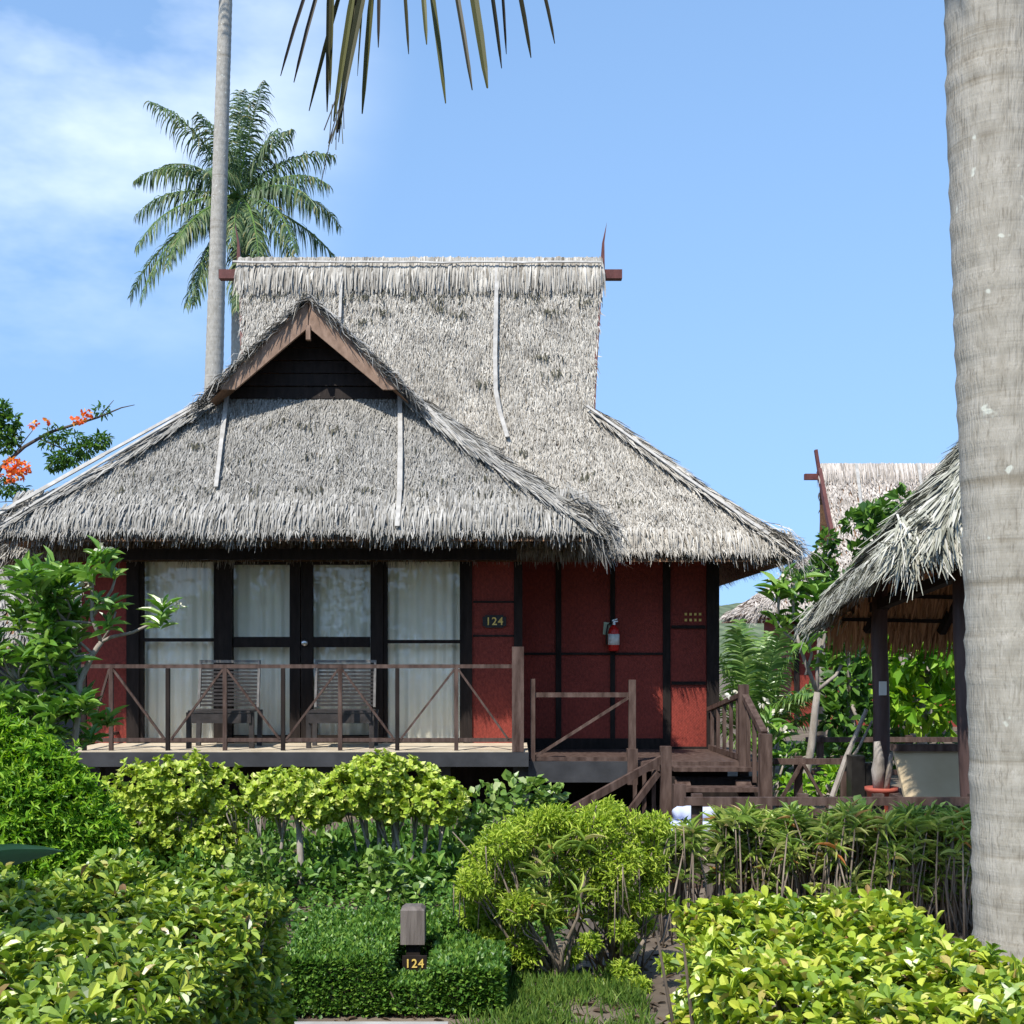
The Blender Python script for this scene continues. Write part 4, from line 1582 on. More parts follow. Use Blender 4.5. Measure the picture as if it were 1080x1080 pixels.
# (azimuth in the picture plane: dx, dy towards viewer, dz start, length, droop)
FR = [(-.95, -.2, .55, 3.4, .85), (-.8, .3, .8, 3.2, .75), (-.55, -.5, .95, 3.2, .6), (-.05, .2, 1.4, 3.1, .12), (.12, -.15, 1.3, 3.0, .30), (.40, .3, 1.2, 3.1, .42), (.32, -.4, 1.1, 2.9, .5),
      (.85, .0, .70, 3.3, .60), (.95, -.3, .42, 3.1, .75), (.80, .5, .35, 3.2, .8), (.72, -.5, .12, 3.1, .8), (.55, -.6, -.25, 2.8, .7), (.30, -.7, -.35, 2.6, .7),
      (-.9, -.35, .10, 3.4, .75), (-.70, -.6, -.25, 3.2, .75), (-.40, -.7, -.40, 3.0, .7), (-.75, .45, .0, 3.0, .85), (-.1, -.9, .2, 2.6, .9), (.1, -.9, -.4, 2.6, .7),
      (-.35, .5, 1.15, 2.9, .45), (.05, .8, .7, 3.0, .8), (-.25, -.5, .9, 2.6, .8), (.5, -.2, .8, 2.7, .8), (.2, -.3, -.7, 2.5, .5), (-.2, -.4, -.6, 2.6, .5), (-.55, -.5, -.55, 3.3, .5), (-.3, -.6, -.9, 3.0, .3), (.35, -.5, -.8, 3.0, .3), (.6, -.3, -.55, 3.1, .5), (-.75, .1, -.3, 3.3, .6), (.75, .3, -.2, 3.2, .7), (.05, -.5, -1, 2.6, .2)]
for dx, dy, dz, L, dr in FR:
    gr, gl = Geo(), Geo()
    frond(gr, gl, cc + N(0, .06, 3), (dx, dy, dz), L * U(.82, 1.05) * (1.40 if dz < 0 else 1), dr * U(.85, 1.15), 70, .85, .042, U(.8, 1.3), ragged=.22)
    r = gr.build('frond', M['areca'], cp)
    gl.build('leaflets', M['palm'], r)
for k in range(9):
    a = k * .7
    v = cc + np.array([math.cos(a) * .32, -.25 - .1 * (k % 2), -.30 - .14 * (k % 3)])
    g = Geo()
    g.lathe(v, [(.01, -.15), (.08, -.11), (.115, 0), (.09, .09), (.01, .14)], 10)
    g.build('coconut', M['coconut'], cp, smooth=True)

# big foreground trunk at the right edge, its crown above the frame
rp = thing('coconut_palm', 'thick pale coconut trunk filling the right edge, closest of all', 'palm tree', (2.02, 4.75, 0), 'coconut palms')
D3 = 4.75
rw = .178
xl = lambda px: (px - 540) / F * D3 + rw
tz = [(1034, 0.0), (1031, .45), (1030, .75), (1027, 1.2), (1022, 1.75), (1017, 2.3), (1012, 2.8), (1006, 3.3), (1001, 3.9), (997, 4.4), (965, 5.2), (850, 6.3), (735, 7.2)]
palm_trunk([(xl(a), D3 - max(0, z - 4.4) * .62, z) for a, z in tz], [rw * 1.12, rw * 1.03, rw, rw, rw, rw * 1.0, rw, rw, rw * .99, rw * .97, rw * .93, rw * .9, rw * .85], rp, .15, 40)
rtop = np.array([xl(735), D3 - 2.8 * .62, 7.2])
for k in range(9):
    a = math.radians(150 + (k * 67) % 165)
    el = 1.05 - k * .075
    gr, gl = Geo(), Geo()
    frond(gr, gl, rtop, (math.cos(a) * math.cos(el), math.sin(a) * math.cos(el) * .9 + .15, math.sin(el) + .15), 2.1, .5, 38, .6, .04)
    r = gr.build('frond', M['areca'], rp)
    gl.build('leaflets', M['palm'], r)
# the old frond that hangs into the top of the picture
DF = 5.2
gr, gl = Geo(), Geo()
arc = [rtop, np.array([.62, 4.1, 6.7]), P(640, -190, DF), P(560, -75, DF), P(470, -45, DF), P(400, -40, DF), P(345, -30, DF)]
arc = np.array(arc)
tq = np.linspace(0, len(arc) - 1, 40)
arc = np.stack([np.interp(tq, np.arange(len(arc)), arc[:, i]) for i in range(3)], 1)
for _ in range(12):
    arc[1:-1] = (arc[:-2] + 2 * arc[1:-1] + arc[2:]) / 4
gr.tube(arc, np.linspace(.03, .005, 40), 8)
for q in range(4, 13):                       # older part of the frond, above the picture
    for sg in (-1, 1):
        b = arc[q] + N(0, .01, 3)
        tn = unit(arc[min(q + 1, 39)] - arc[q - 1])
        e = b + tn * .22 + unit(np.cross(tn, [0, 0, 1.])) * sg * U(.1, .25) - np.array([0, 0, U(.25, .42)])
        gl.inst(*STRAP, b[None], unit(e - b)[None], unit(np.array([[.3 * sg, -1, .2]])), np.linalg.norm(e - b) * 1.1, .028)
hang = [(324, 296, 80, 4), (337, 310, 87, 4.5), (359, 326, 117, 5), (347, 345, 118, 5), (351, 348, 100, 4), (392, 382, 120, 6.5), (400, 399, 50, 4), (384, 377, 80, 3), (426, 431, 57, 4),
        (445, 450, 47, 5.5), (455, 470, 109, 6), (480, 498, 95, 6), (498, 514, 93, 9.5), (518, 529, 72, 5.5), (529, 534, 57, 4), (546, 560, 61, 5), (571, 585, 46, 4),
        (372, 352, 128, 7), (378, 356, 140, 9), (383, 360, 110, 9), (374, 357, 150, 3.5)]
for x0, x1, y1, w in hang:
    b = P(x0 + (x0 - x1) * .25, -38 + N(0, 4), DF + N(0, .05))
    e = P(x1, y1, DF + N(0, .12))
    c = [b + (e - b) * t + np.array([0, 0, .02 * math.sin(t * 3.1)]) for t in (0, .3, .6, .85, 1)]
    ww = np.array([.6, 1.0, .95, .7, .22]) * w / F * DF
    ang = U(-.7, .7)
    sd = np.array([math.cos(ang), math.sin(ang), .08])
    V = np.array([x for q, k in zip(c, ww) for x in (q - sd * k / 2, q + np.array([0, .006, 0]), q + sd * k / 2)])
    fs = [f for k in range(4) for f in ((3 * k, 3 * k + 1, 3 * k + 4, 3 * k + 3), (3 * k + 1, 3 * k + 2, 3 * k + 5, 3 * k + 4))]
    gl.faces(V, fs)
for k in range(9):   # split fibres at the end of the wide leaflet
    e0, e1 = P(360 + N(0, 4), 105 + N(0, 8), DF), P(354 + N(0, 5), U(135, 158), DF)
    gl.bar(e0, e1, .003, .004)
gl.bar(P(352, 131, DF), P(338, 196, DF), .003, .003)
r = gr.build('frond', M['straw'], rp, label='old browned frond hanging down')
gl.build('leaflets', M['frond_near'], r)

# ================================================================== PLANTS
def plant(name, label, cat, base, stems=None, foliage=None, fmat='tree', smat='twig', flowers=None, group=None, flmat='petal', fname='foliage', trunks=()):
    t = thing(name, label, cat, (base[0], base[1], 0), group)
    if stems is not None and stems.n:
        stems.build('stem', M[smat], t, smooth=True)
    for k in trunks:
        k.build('trunk', M[smat], t, smooth=True)
    if foliage is not None and foliage.n:
        foliage.build(fname, M[fmat], t)
    for f in flowers or []:
        f.build('flower_head', M[flmat], t)
    return t


# ---- near hedges with glossy leaves
def hedge(label, boxes, fmat, per_m2, Lf, Wf, name='hedge', k=5, tmpl=OBOV):
    g, st = Geo(), Geo()
    for (x0, x1, y0, y1, z1, zlow) in boxes:
        parts = [('top', (x1 - x0) * (y1 - y0)), ('l', (y1 - y0) * (z1 - zlow)), ('r', (y1 - y0) * (z1 - zlow)), ('f', (x1 - x0) * (z1 - zlow)), ('b', (x1 - x0) * (z1 - zlow))]
        for pn, ar in parts:
            m = int(ar * per_m2 * (1 if pn == 'top' else .75))
            a, b = U(0, 1, m), U(0, 1, m)
            if pn == 'top':
                p = np.stack([x0 + (x1 - x0) * a, y0 + (y1 - y0) * b, np.full(m, z1)], 1)
                edge = np.minimum.reduce([p[:, 0] - x0, x1 - p[:, 0], p[:, 1] - y0, y1 - p[:, 1]])
                p[:, 2] -= .10 * np.exp(-edge / .10)
                o = np.tile([0, 0, 1.], (m, 1))
            else:
                z = zlow + (z1 - .05 - zlow) * b
                if pn in 'lr':
                    p = np.stack([np.full(m, x0 if pn == 'l' else x1), y0 + (y1 - y0) * a, z], 1)
                    o = np.tile([-1. if pn == 'l' else 1., 0, .35], (m, 1))
                else:
                    p = np.stack([x0 + (x1 - x0) * a, np.full(m, y0 if pn == 'f' else y1), z], 1)
                    o = np.tile([0, -1. if pn == 'f' else 1., .35], (m, 1))
            lump = .035 * np.sin(p[:, 0] * 6.3 + 1) * np.sin(p[:, 1] * 5.1) + .03 * np.sin(p[:, 0] * 13 + p[:, 1] * 11 + p[:, 2] * 9) + .02 * np.sin(p[:, 2] * 14 + p[:, 1] * 6)
            p = p + unit(o) * (lump - np.abs(N(0, .04, m)) + np.where(U(0, 1, m) < .04, .04, 0))[:, None]
            ax = unit(o + np.array([0, 0, .45]) + N(0, .38, (m, 3)))
            whorls(g, tmpl, p, ax, k, Lf, Wf, (.45, 1.0))
        # twigs inside
        for _ in range(int(40 * (x1 - x0) * (y1 - y0)) + 10):
            bx, by = U(x0 + .05, x1 - .05), U(y0 + .05, y1 - .05)
            tx, ty = bx + N(0, .12), by + N(0, .12)
            st.tube([(bx, by, 0), ((bx + tx) / 2 + N(0, .03), (by + ty) / 2, z1 * .5), (tx, ty, z1 - .07)], [.012, .008, .004], 5)
    b = boxes[0]
    return plant(name, label, 'hedge', ((b[0] + b[1]) / 2, (b[2] + b[3]) / 2), st, g, fmat, 'darkbark')


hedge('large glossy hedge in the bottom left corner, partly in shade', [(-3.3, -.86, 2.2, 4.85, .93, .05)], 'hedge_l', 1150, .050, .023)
hedge('bright yellow green hedge at bottom right before the big trunk', [(.58, 1.36, 2.0, 4.36, .93, .05), (1.36, 2.7, 1.9, 3.45, .92, .05)], 'hedge', 1250, .049, .024)

# ---- clipped low hedge round the number lamp
g, st = Geo(), Geo()
for (x0, x1, y0, y1, z1) in ((-1.12, -.60, 6.06, 7.2, .29), (-.62, -.38, 6.62, 7.2, .29), (-.62, -.38, 6.06, 6.28, .168), (-.40, -.04, 6.06, 6.75, .24), (-.36, .0, 6.75, 7.2, .32)):
    m = int(11000 * (x1 - x0) * (y1 - y0 + .3))
    for pn in ('top', 'f', 'l', 'r'):
        mm = m if pn == 'top' else int(m * .55)
        a, b = U(0, 1, mm), U(0, 1, mm)
        if pn == 'top':
            p = np.stack([x0 + (x1 - x0) * a, y0 + (y1 - y0) * b, np.full(mm, z1)], 1)
            o = np.tile([0, 0, 1.], (mm, 1))
        elif pn == 'f':
            p = np.stack([x0 + (x1 - x0) * a, np.full(mm, y0), .02 + (z1 - .03) * b], 1)
            o = np.tile([0, -1, .3], (mm, 1))
        else:
            p = np.stack([np.full(mm, x0 if pn == 'l' else x1), y0 + (y1 - y0) * a, .02 + (z1 - .03) * b], 1)
            o = np.tile([-1. if pn == 'l' else 1., 0, .3], (mm, 1))
        p = p + unit(o) * (.02 * np.sin(p[:, 0] * 15 + p[:, 2] * 11) * np.sin(p[:, 1] * 12) - np.abs(N(0, .03, mm)))[:, None]
        put_leaves(g, SMALL, p, o, .030, .018, .4, .7)
    for _ in range(26):
        bx, by = U(x0, x1), U(y0, y1)
        st.tube([(bx, by, 0), (bx + N(0, .03), by, z1 * .8)], [.008, .004], 5)
plant('clipped_hedge', 'low clipped dark green hedge around the wooden number lamp', 'hedge', (-.7, 6.8), st, g, 'clip', 'darkbark')

# ---- wooden garden lamp with the number
c = P(436, 974, 6.45)
lp = thing('garden_lamp', 'small square wooden garden lamp post marked 124 in the clipped hedge', 'garden lamp', (c[0], 6.45, 0))
g = Geo()
h2 = .061
v = [(-h2, -h2, -.095), (h2, -h2, -.095), (h2, h2, -.095), (-h2, h2, -.095), (-h2, -h2, .078), (h2, -h2, .078), (h2, h2, .078), (-h2, h2, .078), (-h2 + .02, -h2 + .02, .095), (h2 - .02, -h2 + .02, .095), (h2 - .02, h2 - .02, .095), (-h2 + .02, h2 - .02, .095)]
g.faces(np.array(v) + c, [(3, 2, 1, 0), (0, 1, 5, 4), (1, 2, 6, 5), (2, 3, 7, 6), (3, 0, 4, 7), (4, 5, 9, 8), (5, 6, 10, 9), (6, 7, 11, 10), (7, 4, 8, 11), (8, 9, 10, 11)])
g.build('lamp_head', M['boxwood'], lp)
g = Geo()
g.span((c[0] - .035, 6.42, 0), (c[0] + .035, 6.49, c[2] - .096))
g.build('lamp_post', M['dark'], lp)
cn = P(437, 1017, 6.35)
g = Geo()
g.span((cn[0] - .062, 6.36, cn[2] - .035), (cn[0] + .062, 6.38, cn[2] + .038))
g.span((cn[0] - .03, 6.38, cn[2] - .03), (cn[0] + .03, 6.42, cn[2] + .03))
g.build('number_board', M['dark'], lp)
text_geo('124', cn[0], 6.357, cn[2], .060, .003, M['gold'], 'numerals', lp)

# ---- umbrella-clipped lime shrubs along the veranda
def lime_shrub(label, D, blobs, trunks, n, extra=None, mat='lime', Lf=.05, Wf=.036):
    g, sts = Geo(), []
    for (px, py, rx, rz) in blobs:
        cpt = P(px, py, D) + np.array([0, N(0, .08), 0])
        r = np.array([rx, max(rx * .9, .24), rz]) / F * D
        r[1] = max(rx, 34) / F * D * 1.0
        p, o = blob(cpt, r, int(n * rx / 40), .6)
        whorls(g, OVAL, p, unit(o + np.array([0, 0, .7]) + N(0, .35, p.shape)), 5, Lf, Wf, (.4, 1.0))
    for path, r0 in trunks:
        pts = [P(a, b, D) + np.array([0, N(0, .03), 0]) for a, b in path]
        pts[0][2] = min(pts[0][2], 0.0)
        st = Geo()
        sts.append(st)
        st.tube(pts, np.linspace(r0, r0 * .5, len(pts)), 8, .05)
        for _ in range(4):
            k = np.array(pts[-1])
            st.tube([pts[-2] * .6 + k * .4, k + np.array([N(0, .03), N(0, .04), .05]), k + np.array([N(0, .07), N(0, .08), .12])], [r0 * .5, r0 * .35, r0 * .2], 6)
    bx = P(blobs[0][0], 950, D)
    return plant('lime_shrub', label, 'shrub', (bx[0], D), None, g, mat, 'bark', group='lime green shrubs clipped along the veranda', trunks=sts)


lime_shrub('wide bushy lime shrub under the left end of the veranda', 9.6, [(152, 835, 36, 32), (190, 826, 38, 30), (232, 842, 34, 32), (150, 880, 38, 34), (195, 880, 40, 34), (232, 885, 30, 26), (120, 862, 26, 26)],
           [([(170, 970), (172, 915), (175, 875)], .02), ([(205, 970), (200, 910), (203, 870)], .02), ([(230, 965), (235, 900), (230, 870)], .02), ([(248, 960), (250, 900), (246, 865)], .015)], 330)
lime_shrub('small lime umbrella shrub on a single slim pale trunk', 9.2, [(285, 840, 22, 24), (312, 836, 28, 24), (335, 846, 20, 22)],
           [([(318, 968), (319, 915), (317, 880), (314, 862)], .034), ([(290, 960), (296, 900), (300, 866)], .018), ([(276, 960), (277, 905), (272, 870)], .014)], 330)
lime_shrub('broad lime umbrella shrub with many thin twisted trunks', 9.4, [(368, 832, 30, 26), (398, 818, 34, 24), (436, 832, 34, 28), (466, 844, 28, 26), (410, 842, 40, 22), (345, 845, 22, 22)],
           [([(392, 960), (392, 905), (380, 862)], .026), ([(402, 960), (400, 905), (398, 860)], .024), ([(413, 960), (412, 910), (420, 862)], .024), ([(425, 960), (424, 910), (415, 866)], .020), ([(447, 965), (447, 900), (452, 862)], .022),
            ([(455, 965), (462, 905), (468, 865)], .016), ([(435, 960), (434, 905), (440, 862)], .018), ([(407, 960), (415, 905), (398, 868)], .016), ([(374, 960), (376, 905), (370, 862)], .012)], 360)

# leafy low shrub below the trunks, and dark growth behind
g, st = Geo(), Geo()
for px, py, r in ((405, 935, 22), (425, 948, 22), (395, 958, 18), (400, 910, 12)):
    p, o = blob(P(px, py, 8.6), np.array([r, r, r]) / F * 8.6, 110, .6)
    put_leaves(g, OVAL, p, o, .062, .05, .3, .5)
st.tube([(P(410, 960, 8.6)[0], 8.6, 0), P(410, 940, 8.6)], [.012, .006], 6)
plant('round_leaf_shrub', 'small round leaved green shrub below the twisted trunks, above the lamp', 'shrub', P(410, 950, 8.6), st, g, 'pothos')
g, st = Geo(), Geo()
for px, py, r in ((285, 920, 20), (258, 925, 20), (275, 900, 15)):
    p, o = blob(P(px, py, 8.9), np.array([r, r, r]) / F * 8.9, 100, .6)
    put_leaves(g, OVAL, p, o, .06, .048, .3, .5)
st.tube([(P(275, 960, 8.9)[0], 8.9, 0), P(275, 930, 8.9)], [.012, .006], 6)
plant('round_leaf_shrub', 'small round leaved shrub left of the single slim trunk', 'shrub', P(275, 950, 8.9), st, g, 'pothos')

g, st = Geo(), Geo()
for k in range(100):
    cx = U(-3.6, .0)
    yy = U(8.9, 12.2)
    p, o = blob((cx, yy, U(.05, .15) if yy < 10 else U(.06, .16)), (.28, .28, U(.12, .22)), 110, .5)
    put_leaves(g, LANCE, p, o, .09, .035, .3, .6)
    st.tube([(cx, 10.9, 0), (cx + N(0, .05), 10.9, .35)], [.012, .006], 5)
plant('shade_planting', 'dark green low planting in the shade beneath the veranda', 'plants', (-1.2, 11), st, g, 'clip', 'darkbark')

# mottled climber between the lime shrub and the feathery bush
g, st = Geo(), Geo()
for px, py, r in ((510, 850, 24), (540, 845, 24), (528, 868, 24), (562, 838, 16), (580, 845, 14), (548, 872, 20), (500, 880, 18), (580, 865, 20)):
    p, o = blob(P(px, py, 9.6), np.array([r, r, r]) / F * 9.6, 75, .5)
    put_leaves(g, OVAL, p, o, .085, .062, .2, .6)
for px in (505, 530, 555, 580):
    st.tube([(P(px, 900, 9.6)[0], 9.6, 0), P(px + N(0, 5), 900, 9.6), P(px, 860, 9.6)], [.014, .01, .006], 6)
plant('mottled_shrub', 'mottled broad leaf shrub behind the feathery yellow green bush', 'shrub', P(540, 950, 9.6), st, g, 'pothos')

# ---- bright feathery bush at the left edge
g, st = Geo(), Geo()
for px, py, r in ((20, 800, 48), (60, 830, 46), (95, 850, 34), (30, 860, 56), (80, 880, 40), (-20, 830, 55), (5, 770, 30), (110, 885, 26), (40, 900, 40), (38, 762, 13), (58, 775, 14), (85, 800, 14), (118, 848, 13), (128, 868, 12), (-5, 738, 16), (22, 752, 12), (74, 786, 10), (104, 822, 11), (46, 778, 18)):
    px, py, r = px - 10, py + 24, r * .92
    p, o = blob(P(px, py, 8.2), np.array([r, r, r * .95]) / F * 8.2, int(13 * r), .3)
    p = p + N(0, .035, p.shape) + o * (np.where(U(0, 1, len(p)) < .08, .07, 0))[:, None]
    whorls(g, LANCE, p, unit(o + np.array([0, 0, .4]) + N(0, .5, p.shape)), 6, .058, .017, (.5, 1.1))
for _ in range(30):
    a = U(-40, 110)
    st.tube([(P(a, 900, 8.2)[0], 8.2 + N(0, .15), 0), P(a + N(0, 12), 900, 8.2), P(a + N(0, 20), 840, 8.2)], [.014, .01, .004], 5)
plant('feathery_bush', 'dense bright green bush at the left edge below the plumeria', 'bush', P(40, 950, 8.2), st, g, 'bright', 'darkbark')

# ---- plumeria trees
def rosette(g, c, ax, n, L, Wd, sp=(.55, 1.15)):
    whorls(g, LANCE, np.tile(np.array(c, float), (1, 1)) + 0, np.array([ax], float), n, L, Wd, sp)


def flower_head(g, c, n, r, sz):
    f = Geo()
    p, o = blob(c, (r, r, r * .5), n, .5)
    put_leaves(f, OVAL, p, o, sz, sz * .75, .6, .6)
    g.append(f)


D4 = 11.0
g, st, fl_ = Geo(), Geo(), []
BRP = []
BR = [([(70, 870), (84, 720), (98, 690), (107, 677)], .032), ([(107, 677), (97, 652), (97, 615), (103, 590)], .02), ([(97, 652), (118, 622), (122, 608)], .014), ([(97, 615), (88, 606), (80, 603)], .010),
      ([(107, 677), (118, 660), (122, 645)], .012), ([(107, 677), (117, 672), (140, 667), (155, 660), (170, 657)], .016), ([(98, 690), (85, 678), (60, 677)], .014), ([(84, 720), (60, 725), (45, 735)], .015),
      ([(97, 657), (70, 655), (48, 655)], .012), ([(70, 870), (40, 760), (20, 720), (5, 690)], .026), ([(20, 720), (40, 690), (45, 660)], .014), ([(80, 760), (85, 750), (92, 745)], .012), ([(20, 720), (-10, 690), (-30, 650)], .014)]
for path, r0 in BR:
    pts = [P(a, b, D4) for a, b in path]
    if path[0][1] > 860:
        pts[0][2] = 0
    st.tube(pts, np.linspace(r0, r0 * .7, len(pts)), 8, .04)
    BRP += pts[1:]
tips = [(103, 590, .18), (122, 604, .22), (80, 600, .2), (122, 640, .22), (172, 655, .2), (60, 675, .22), (45, 733, .22), (48, 652, .22), (5, 685, .24), (45, 655, .24), (92, 742, .2), (-20, 650, .24),
        (20, 640, .24), (35, 625, .24), (10, 610, .24), (28, 690, .24), (55, 700, .24), (12, 715, .24), (70, 720, .22), (30, 745, .24), (60, 755, .24), (5, 745, .24), (75, 690, .2), (55, 615, .22), (-10, 625, .24),
        (95, 765, .2), (82, 738, .2), (40, 600, .2), (0, 660, .24), (65, 640, .2), (18, 770, .22), (50, 782, .22), (76, 778, .2)] + [(U(-30, 86), U(605, 790), .23) for _ in range(26)]
for px, py, L in tips:
    c = P(px, py, D4) + np.array([0, N(0, .22), 0])
    for k in range(3):
        rosette(g, c + N(0, .05, 3), unit(np.array([N(0, .4), -.3 + N(0, .3), 1])), 9, L * (.7 + .2 * k), .052)
    if px < 90:
        near = min(BRP, key=lambda q: np.linalg.norm((q - c) * [1, 1, .6]) + (5 if q[2] > c[2] - .1 else 0))
        st.tube([near, near * .5 + c * .5 + N(0, .02, 3) - [0, 0, .05], c], [.012, .011, .008], 6)
for px, py in ((107, 579), (87, 620), (178, 637), (184, 640), (43, 737)):
    flower_head(fl_, P(px, py, D4 - .05), 14, .055 if px != 43 else .03, .05)
st.tube([P(103, 592, D4), P(105, 580, D4)], [.006, .004], 5)
st.tube([P(172, 655, D4), P(178, 640, D4)], [.006, .004], 5)
st.tube([P(90, 634, D4), P(87, 622, D4)], [.006, .004], 5)
plant('plumeria', 'plumeria with small cream flower heads reaching over the left veranda rail', 'plumeria', P(70, 870, D4), st, g, 'plum', 'bark', fl_, 'plumeria trees')

# plumeria tree on the right, in front of the far house
D5 = 14.2
g, st, fl_ = Geo(), Geo(), []
BR = [([(846, 870), (850, 820), (856, 785), (860, 745), (862, 730)], .05), ([(862, 730), (850, 700), (843, 680), (838, 660)], .025), ([(850, 712), (856, 690), (852, 672)], .02), ([(862, 735), (862, 700), (870, 670), (868, 655)], .024), ([(862, 728), (882, 712), (893, 690), (892, 672)], .022), ([(893, 690), (905, 670)], .016), ([(843, 680), (828, 668), (820, 655)], .014)]
for path, r0 in BR:
    pts = [P(a, b, D5) for a, b in path]
    if path[0][1] > 860:
        pts[0][2] = 0
    st.tube(pts, np.linspace(r0, r0 * .75, len(pts)), 8, .05)
for px, py in ((838, 655), (852, 668), (868, 650), (892, 668), (906, 668), (820, 652), (835, 612), (850, 625), (822, 625), (876, 640), (845, 640), (905, 690), (880, 690)):
    for k in range(2):
        rosette(g, P(px, py, D5) + N(0, .08, 3), unit(np.array([N(0, .4), -.2 + N(0, .3), 1])), 8, .27, .075)
for a, b in (((838, 655), (835, 612)), ((868, 650), (850, 625)), ((820, 652), (822, 625)), ((868, 650), (876, 640))):
    st.tube([P(*a, D5), P(*b, D5)], [.02, .014], 6)
for px, py, n in ((826, 604, 16), (833, 608, 10), (808, 642, 5)):
    flower_head(fl_, P(px, py, D5), n, .07, .06)
plant('plumeria', 'pale forked plumeria tree between the stairs and the pavilion', 'plumeria', P(846, 870, D5), st, g, 'plum', 'bark', fl_, 'plumeria trees')

# white-flowered plumeria shrub right beside the stairs
D6 = 13.6
g, st, fl_ = Geo(), Geo(), []
for px, py in ((800, 790), (815, 800), (822, 770), (810, 760), (825, 820), (805, 830), (830, 795), (812, 780)):
    c = P(px, py, D6 + .6 + N(0, .1))
    rosette(g, c, unit(np.array([N(0, .4), -.3, 1])), 9, .24, .07)
    st.tube([P(812, 880, D6 + .6) * [1, 1, 0], P(812, 850, D6 + .6), c], [.02, .016, .010], 6)
for px, py, r in ((772, 732, .05), (805, 741, .05), (818, 751, .06), (829, 771, .04)):
    flower_head(fl_, P(px, py, D6 + .4), 9, r, .055)
plant('plumeria', 'low plumeria shrub with pure white blooms right beside the stair post', 'plumeria', P(812, 880, D6 + .6), st, g, 'plum', 'bark', fl_, 'plumeria trees')

# young fan of palm leaves behind the corner post
D7 = 23.0
ar = thing('areca_palm', 'bushy young palm with arching leaves behind the right corner of the bungalow', 'palm', tuple(P(792, 830, D7) * [1, 1, 0]))
b0 = P(797, 770, D7)
for dx, dy, dz, L, dr in ((-.35, 0, 1, 1.9, .5), (-.2, -.3, 1, 2.0, .55), (-.05, .2, 1, 2.1, .45), (.12, -.3, 1, 2.1, .6), (.3, -.1, 1, 2.2, .8), (.5, -.3, .9, 2.1, 1.0), (.65, .2, .8, 2.0, 1.1), (-.5, -.2, .8, 1.8, 1.0), (.15, .3, 1, 2.2, .7), (.85, -.3, .7, 1.9, 1.1), (-.7, .1, .7, 1.7, 1.1), (.4, -.5, .8, 1.7, 1.2)):
    gr, gl = Geo(), Geo()
    frond(gr, gl, b0 + N(0, .08, 3) - [0, 0, .3], (dx, dy, dz), L * 1.15, dr, 56, .62, .045, .35)
    r = gr.build('frond', M['areca'], ar)
    gl.build('leaflets', M['areca'], r)
g = Geo()
g.tube([b0 * [1, 1, 0], b0 - [0, 0, .25]], [.08, .07], 8)
g.build('stem', M['bark'], ar)


def tree(name, label, D, blobs, trunk, n, Lf, Wf, fmat='tree', tmpl=OVAL, group='trees and bushes behind the pavilion', smat='bark', depth=1.0):
    g, st = Geo(), Geo()
    for px, py, r in blobs:
        c = P(px, py, D) + np.array([0, N(0, .25) * depth, 0])
        rr = r / F * D
        p, o = blob(c, (rr, rr, rr * .8), int(n * r / 20), .3)
        put_leaves(g, tmpl, p, o, Lf, Wf, .25, .6)
        st.tube([P(*trunk[-1], D), (P(*trunk[-1], D) + c) / 2 + N(0, .08, 3), c], [.035, .025, .010], 6)
    pts = [P(a, b, D) for a, b in trunk]
    pts[0][2] = 0
    st.tube(pts, np.linspace(.10, .05, len(pts)), 8, .04)
    return plant(name, label, 'tree', pts[0], st, g, fmat, smat, group=group)


tree('leafy_tree', 'leafy green tree showing above the pavilion roof before the far house', 20, [(945, 530, 10), (930, 540, 14), (912, 548, 12), (900, 552, 9), (948, 555, 16), (925, 560, 12), (905, 585, 12), (918, 590, 12), (940, 585, 18), (960, 575, 16)], [(955, 800), (952, 680), (945, 590)], 90, .20, .10)
tree('leafy_tree', 'dark narrow tree against the left foot of the far gable', 22, [(868, 585, 11), (870, 570, 8), (862, 600, 12), (850, 612, 12), (872, 605, 10), (845, 628, 10)], [(865, 800), (866, 690), (866, 610)], 110, .16, .09)
tree('leafy_bush', 'big leaved green bush seen between the two log posts', 18, [(955, 690, 26), (985, 680, 28), (1005, 700, 26), (960, 740, 30), (990, 745, 30), (940, 720, 24), (1015, 650, 22), (975, 650, 20), (945, 655, 18)], [(975, 840), (972, 780), (975, 720)], 75, .30, .11, 'bright', LANCE)
tree('leafy_bush', 'green bush left of the inner log post under the pavilion eave', 16.5, [(895, 720, 24), (905, 690, 20), (885, 750, 24), (905, 760, 22), (900, 640, 16), (915, 790, 18), (880, 790, 18)], [(900, 850), (898, 800), (897, 740)], 80, .20, .10, 'tree', LANCE)
tree('leafy_bush', 'dense green tree far behind the inner log post', 26, [(900, 640, 40), (950, 625, 36), (1000, 640, 40), (1040, 660, 40), (930, 690, 40), (985, 700, 44), (1030, 740, 40), (890, 700, 30), (1070, 690, 50), (960, 760, 40)], [(980, 820), (980, 760), (980, 700)], 80, .26, .15, 'tree')
tree('leafy_bush', 'low bright bush behind the crossed fence braces', 13.6, [(880, 820, 16), (895, 830, 14), (865, 835, 14), (885, 845, 16), (835, 830, 14), (830, 850, 14)], [(880, 880), (880, 860), (880, 840)], 90, .12, .06, 'bright', LANCE)
tree('leafy_bush', 'green bush between the plumeria and the far red wall', 19, [(905, 800, 30), (870, 800, 20), (840, 800, 16), (925, 770, 20), (945, 800, 30), (985, 790, 30)], [(900, 850), (900, 820), (900, 805)], 60, .2, .1, 'tree', LANCE)
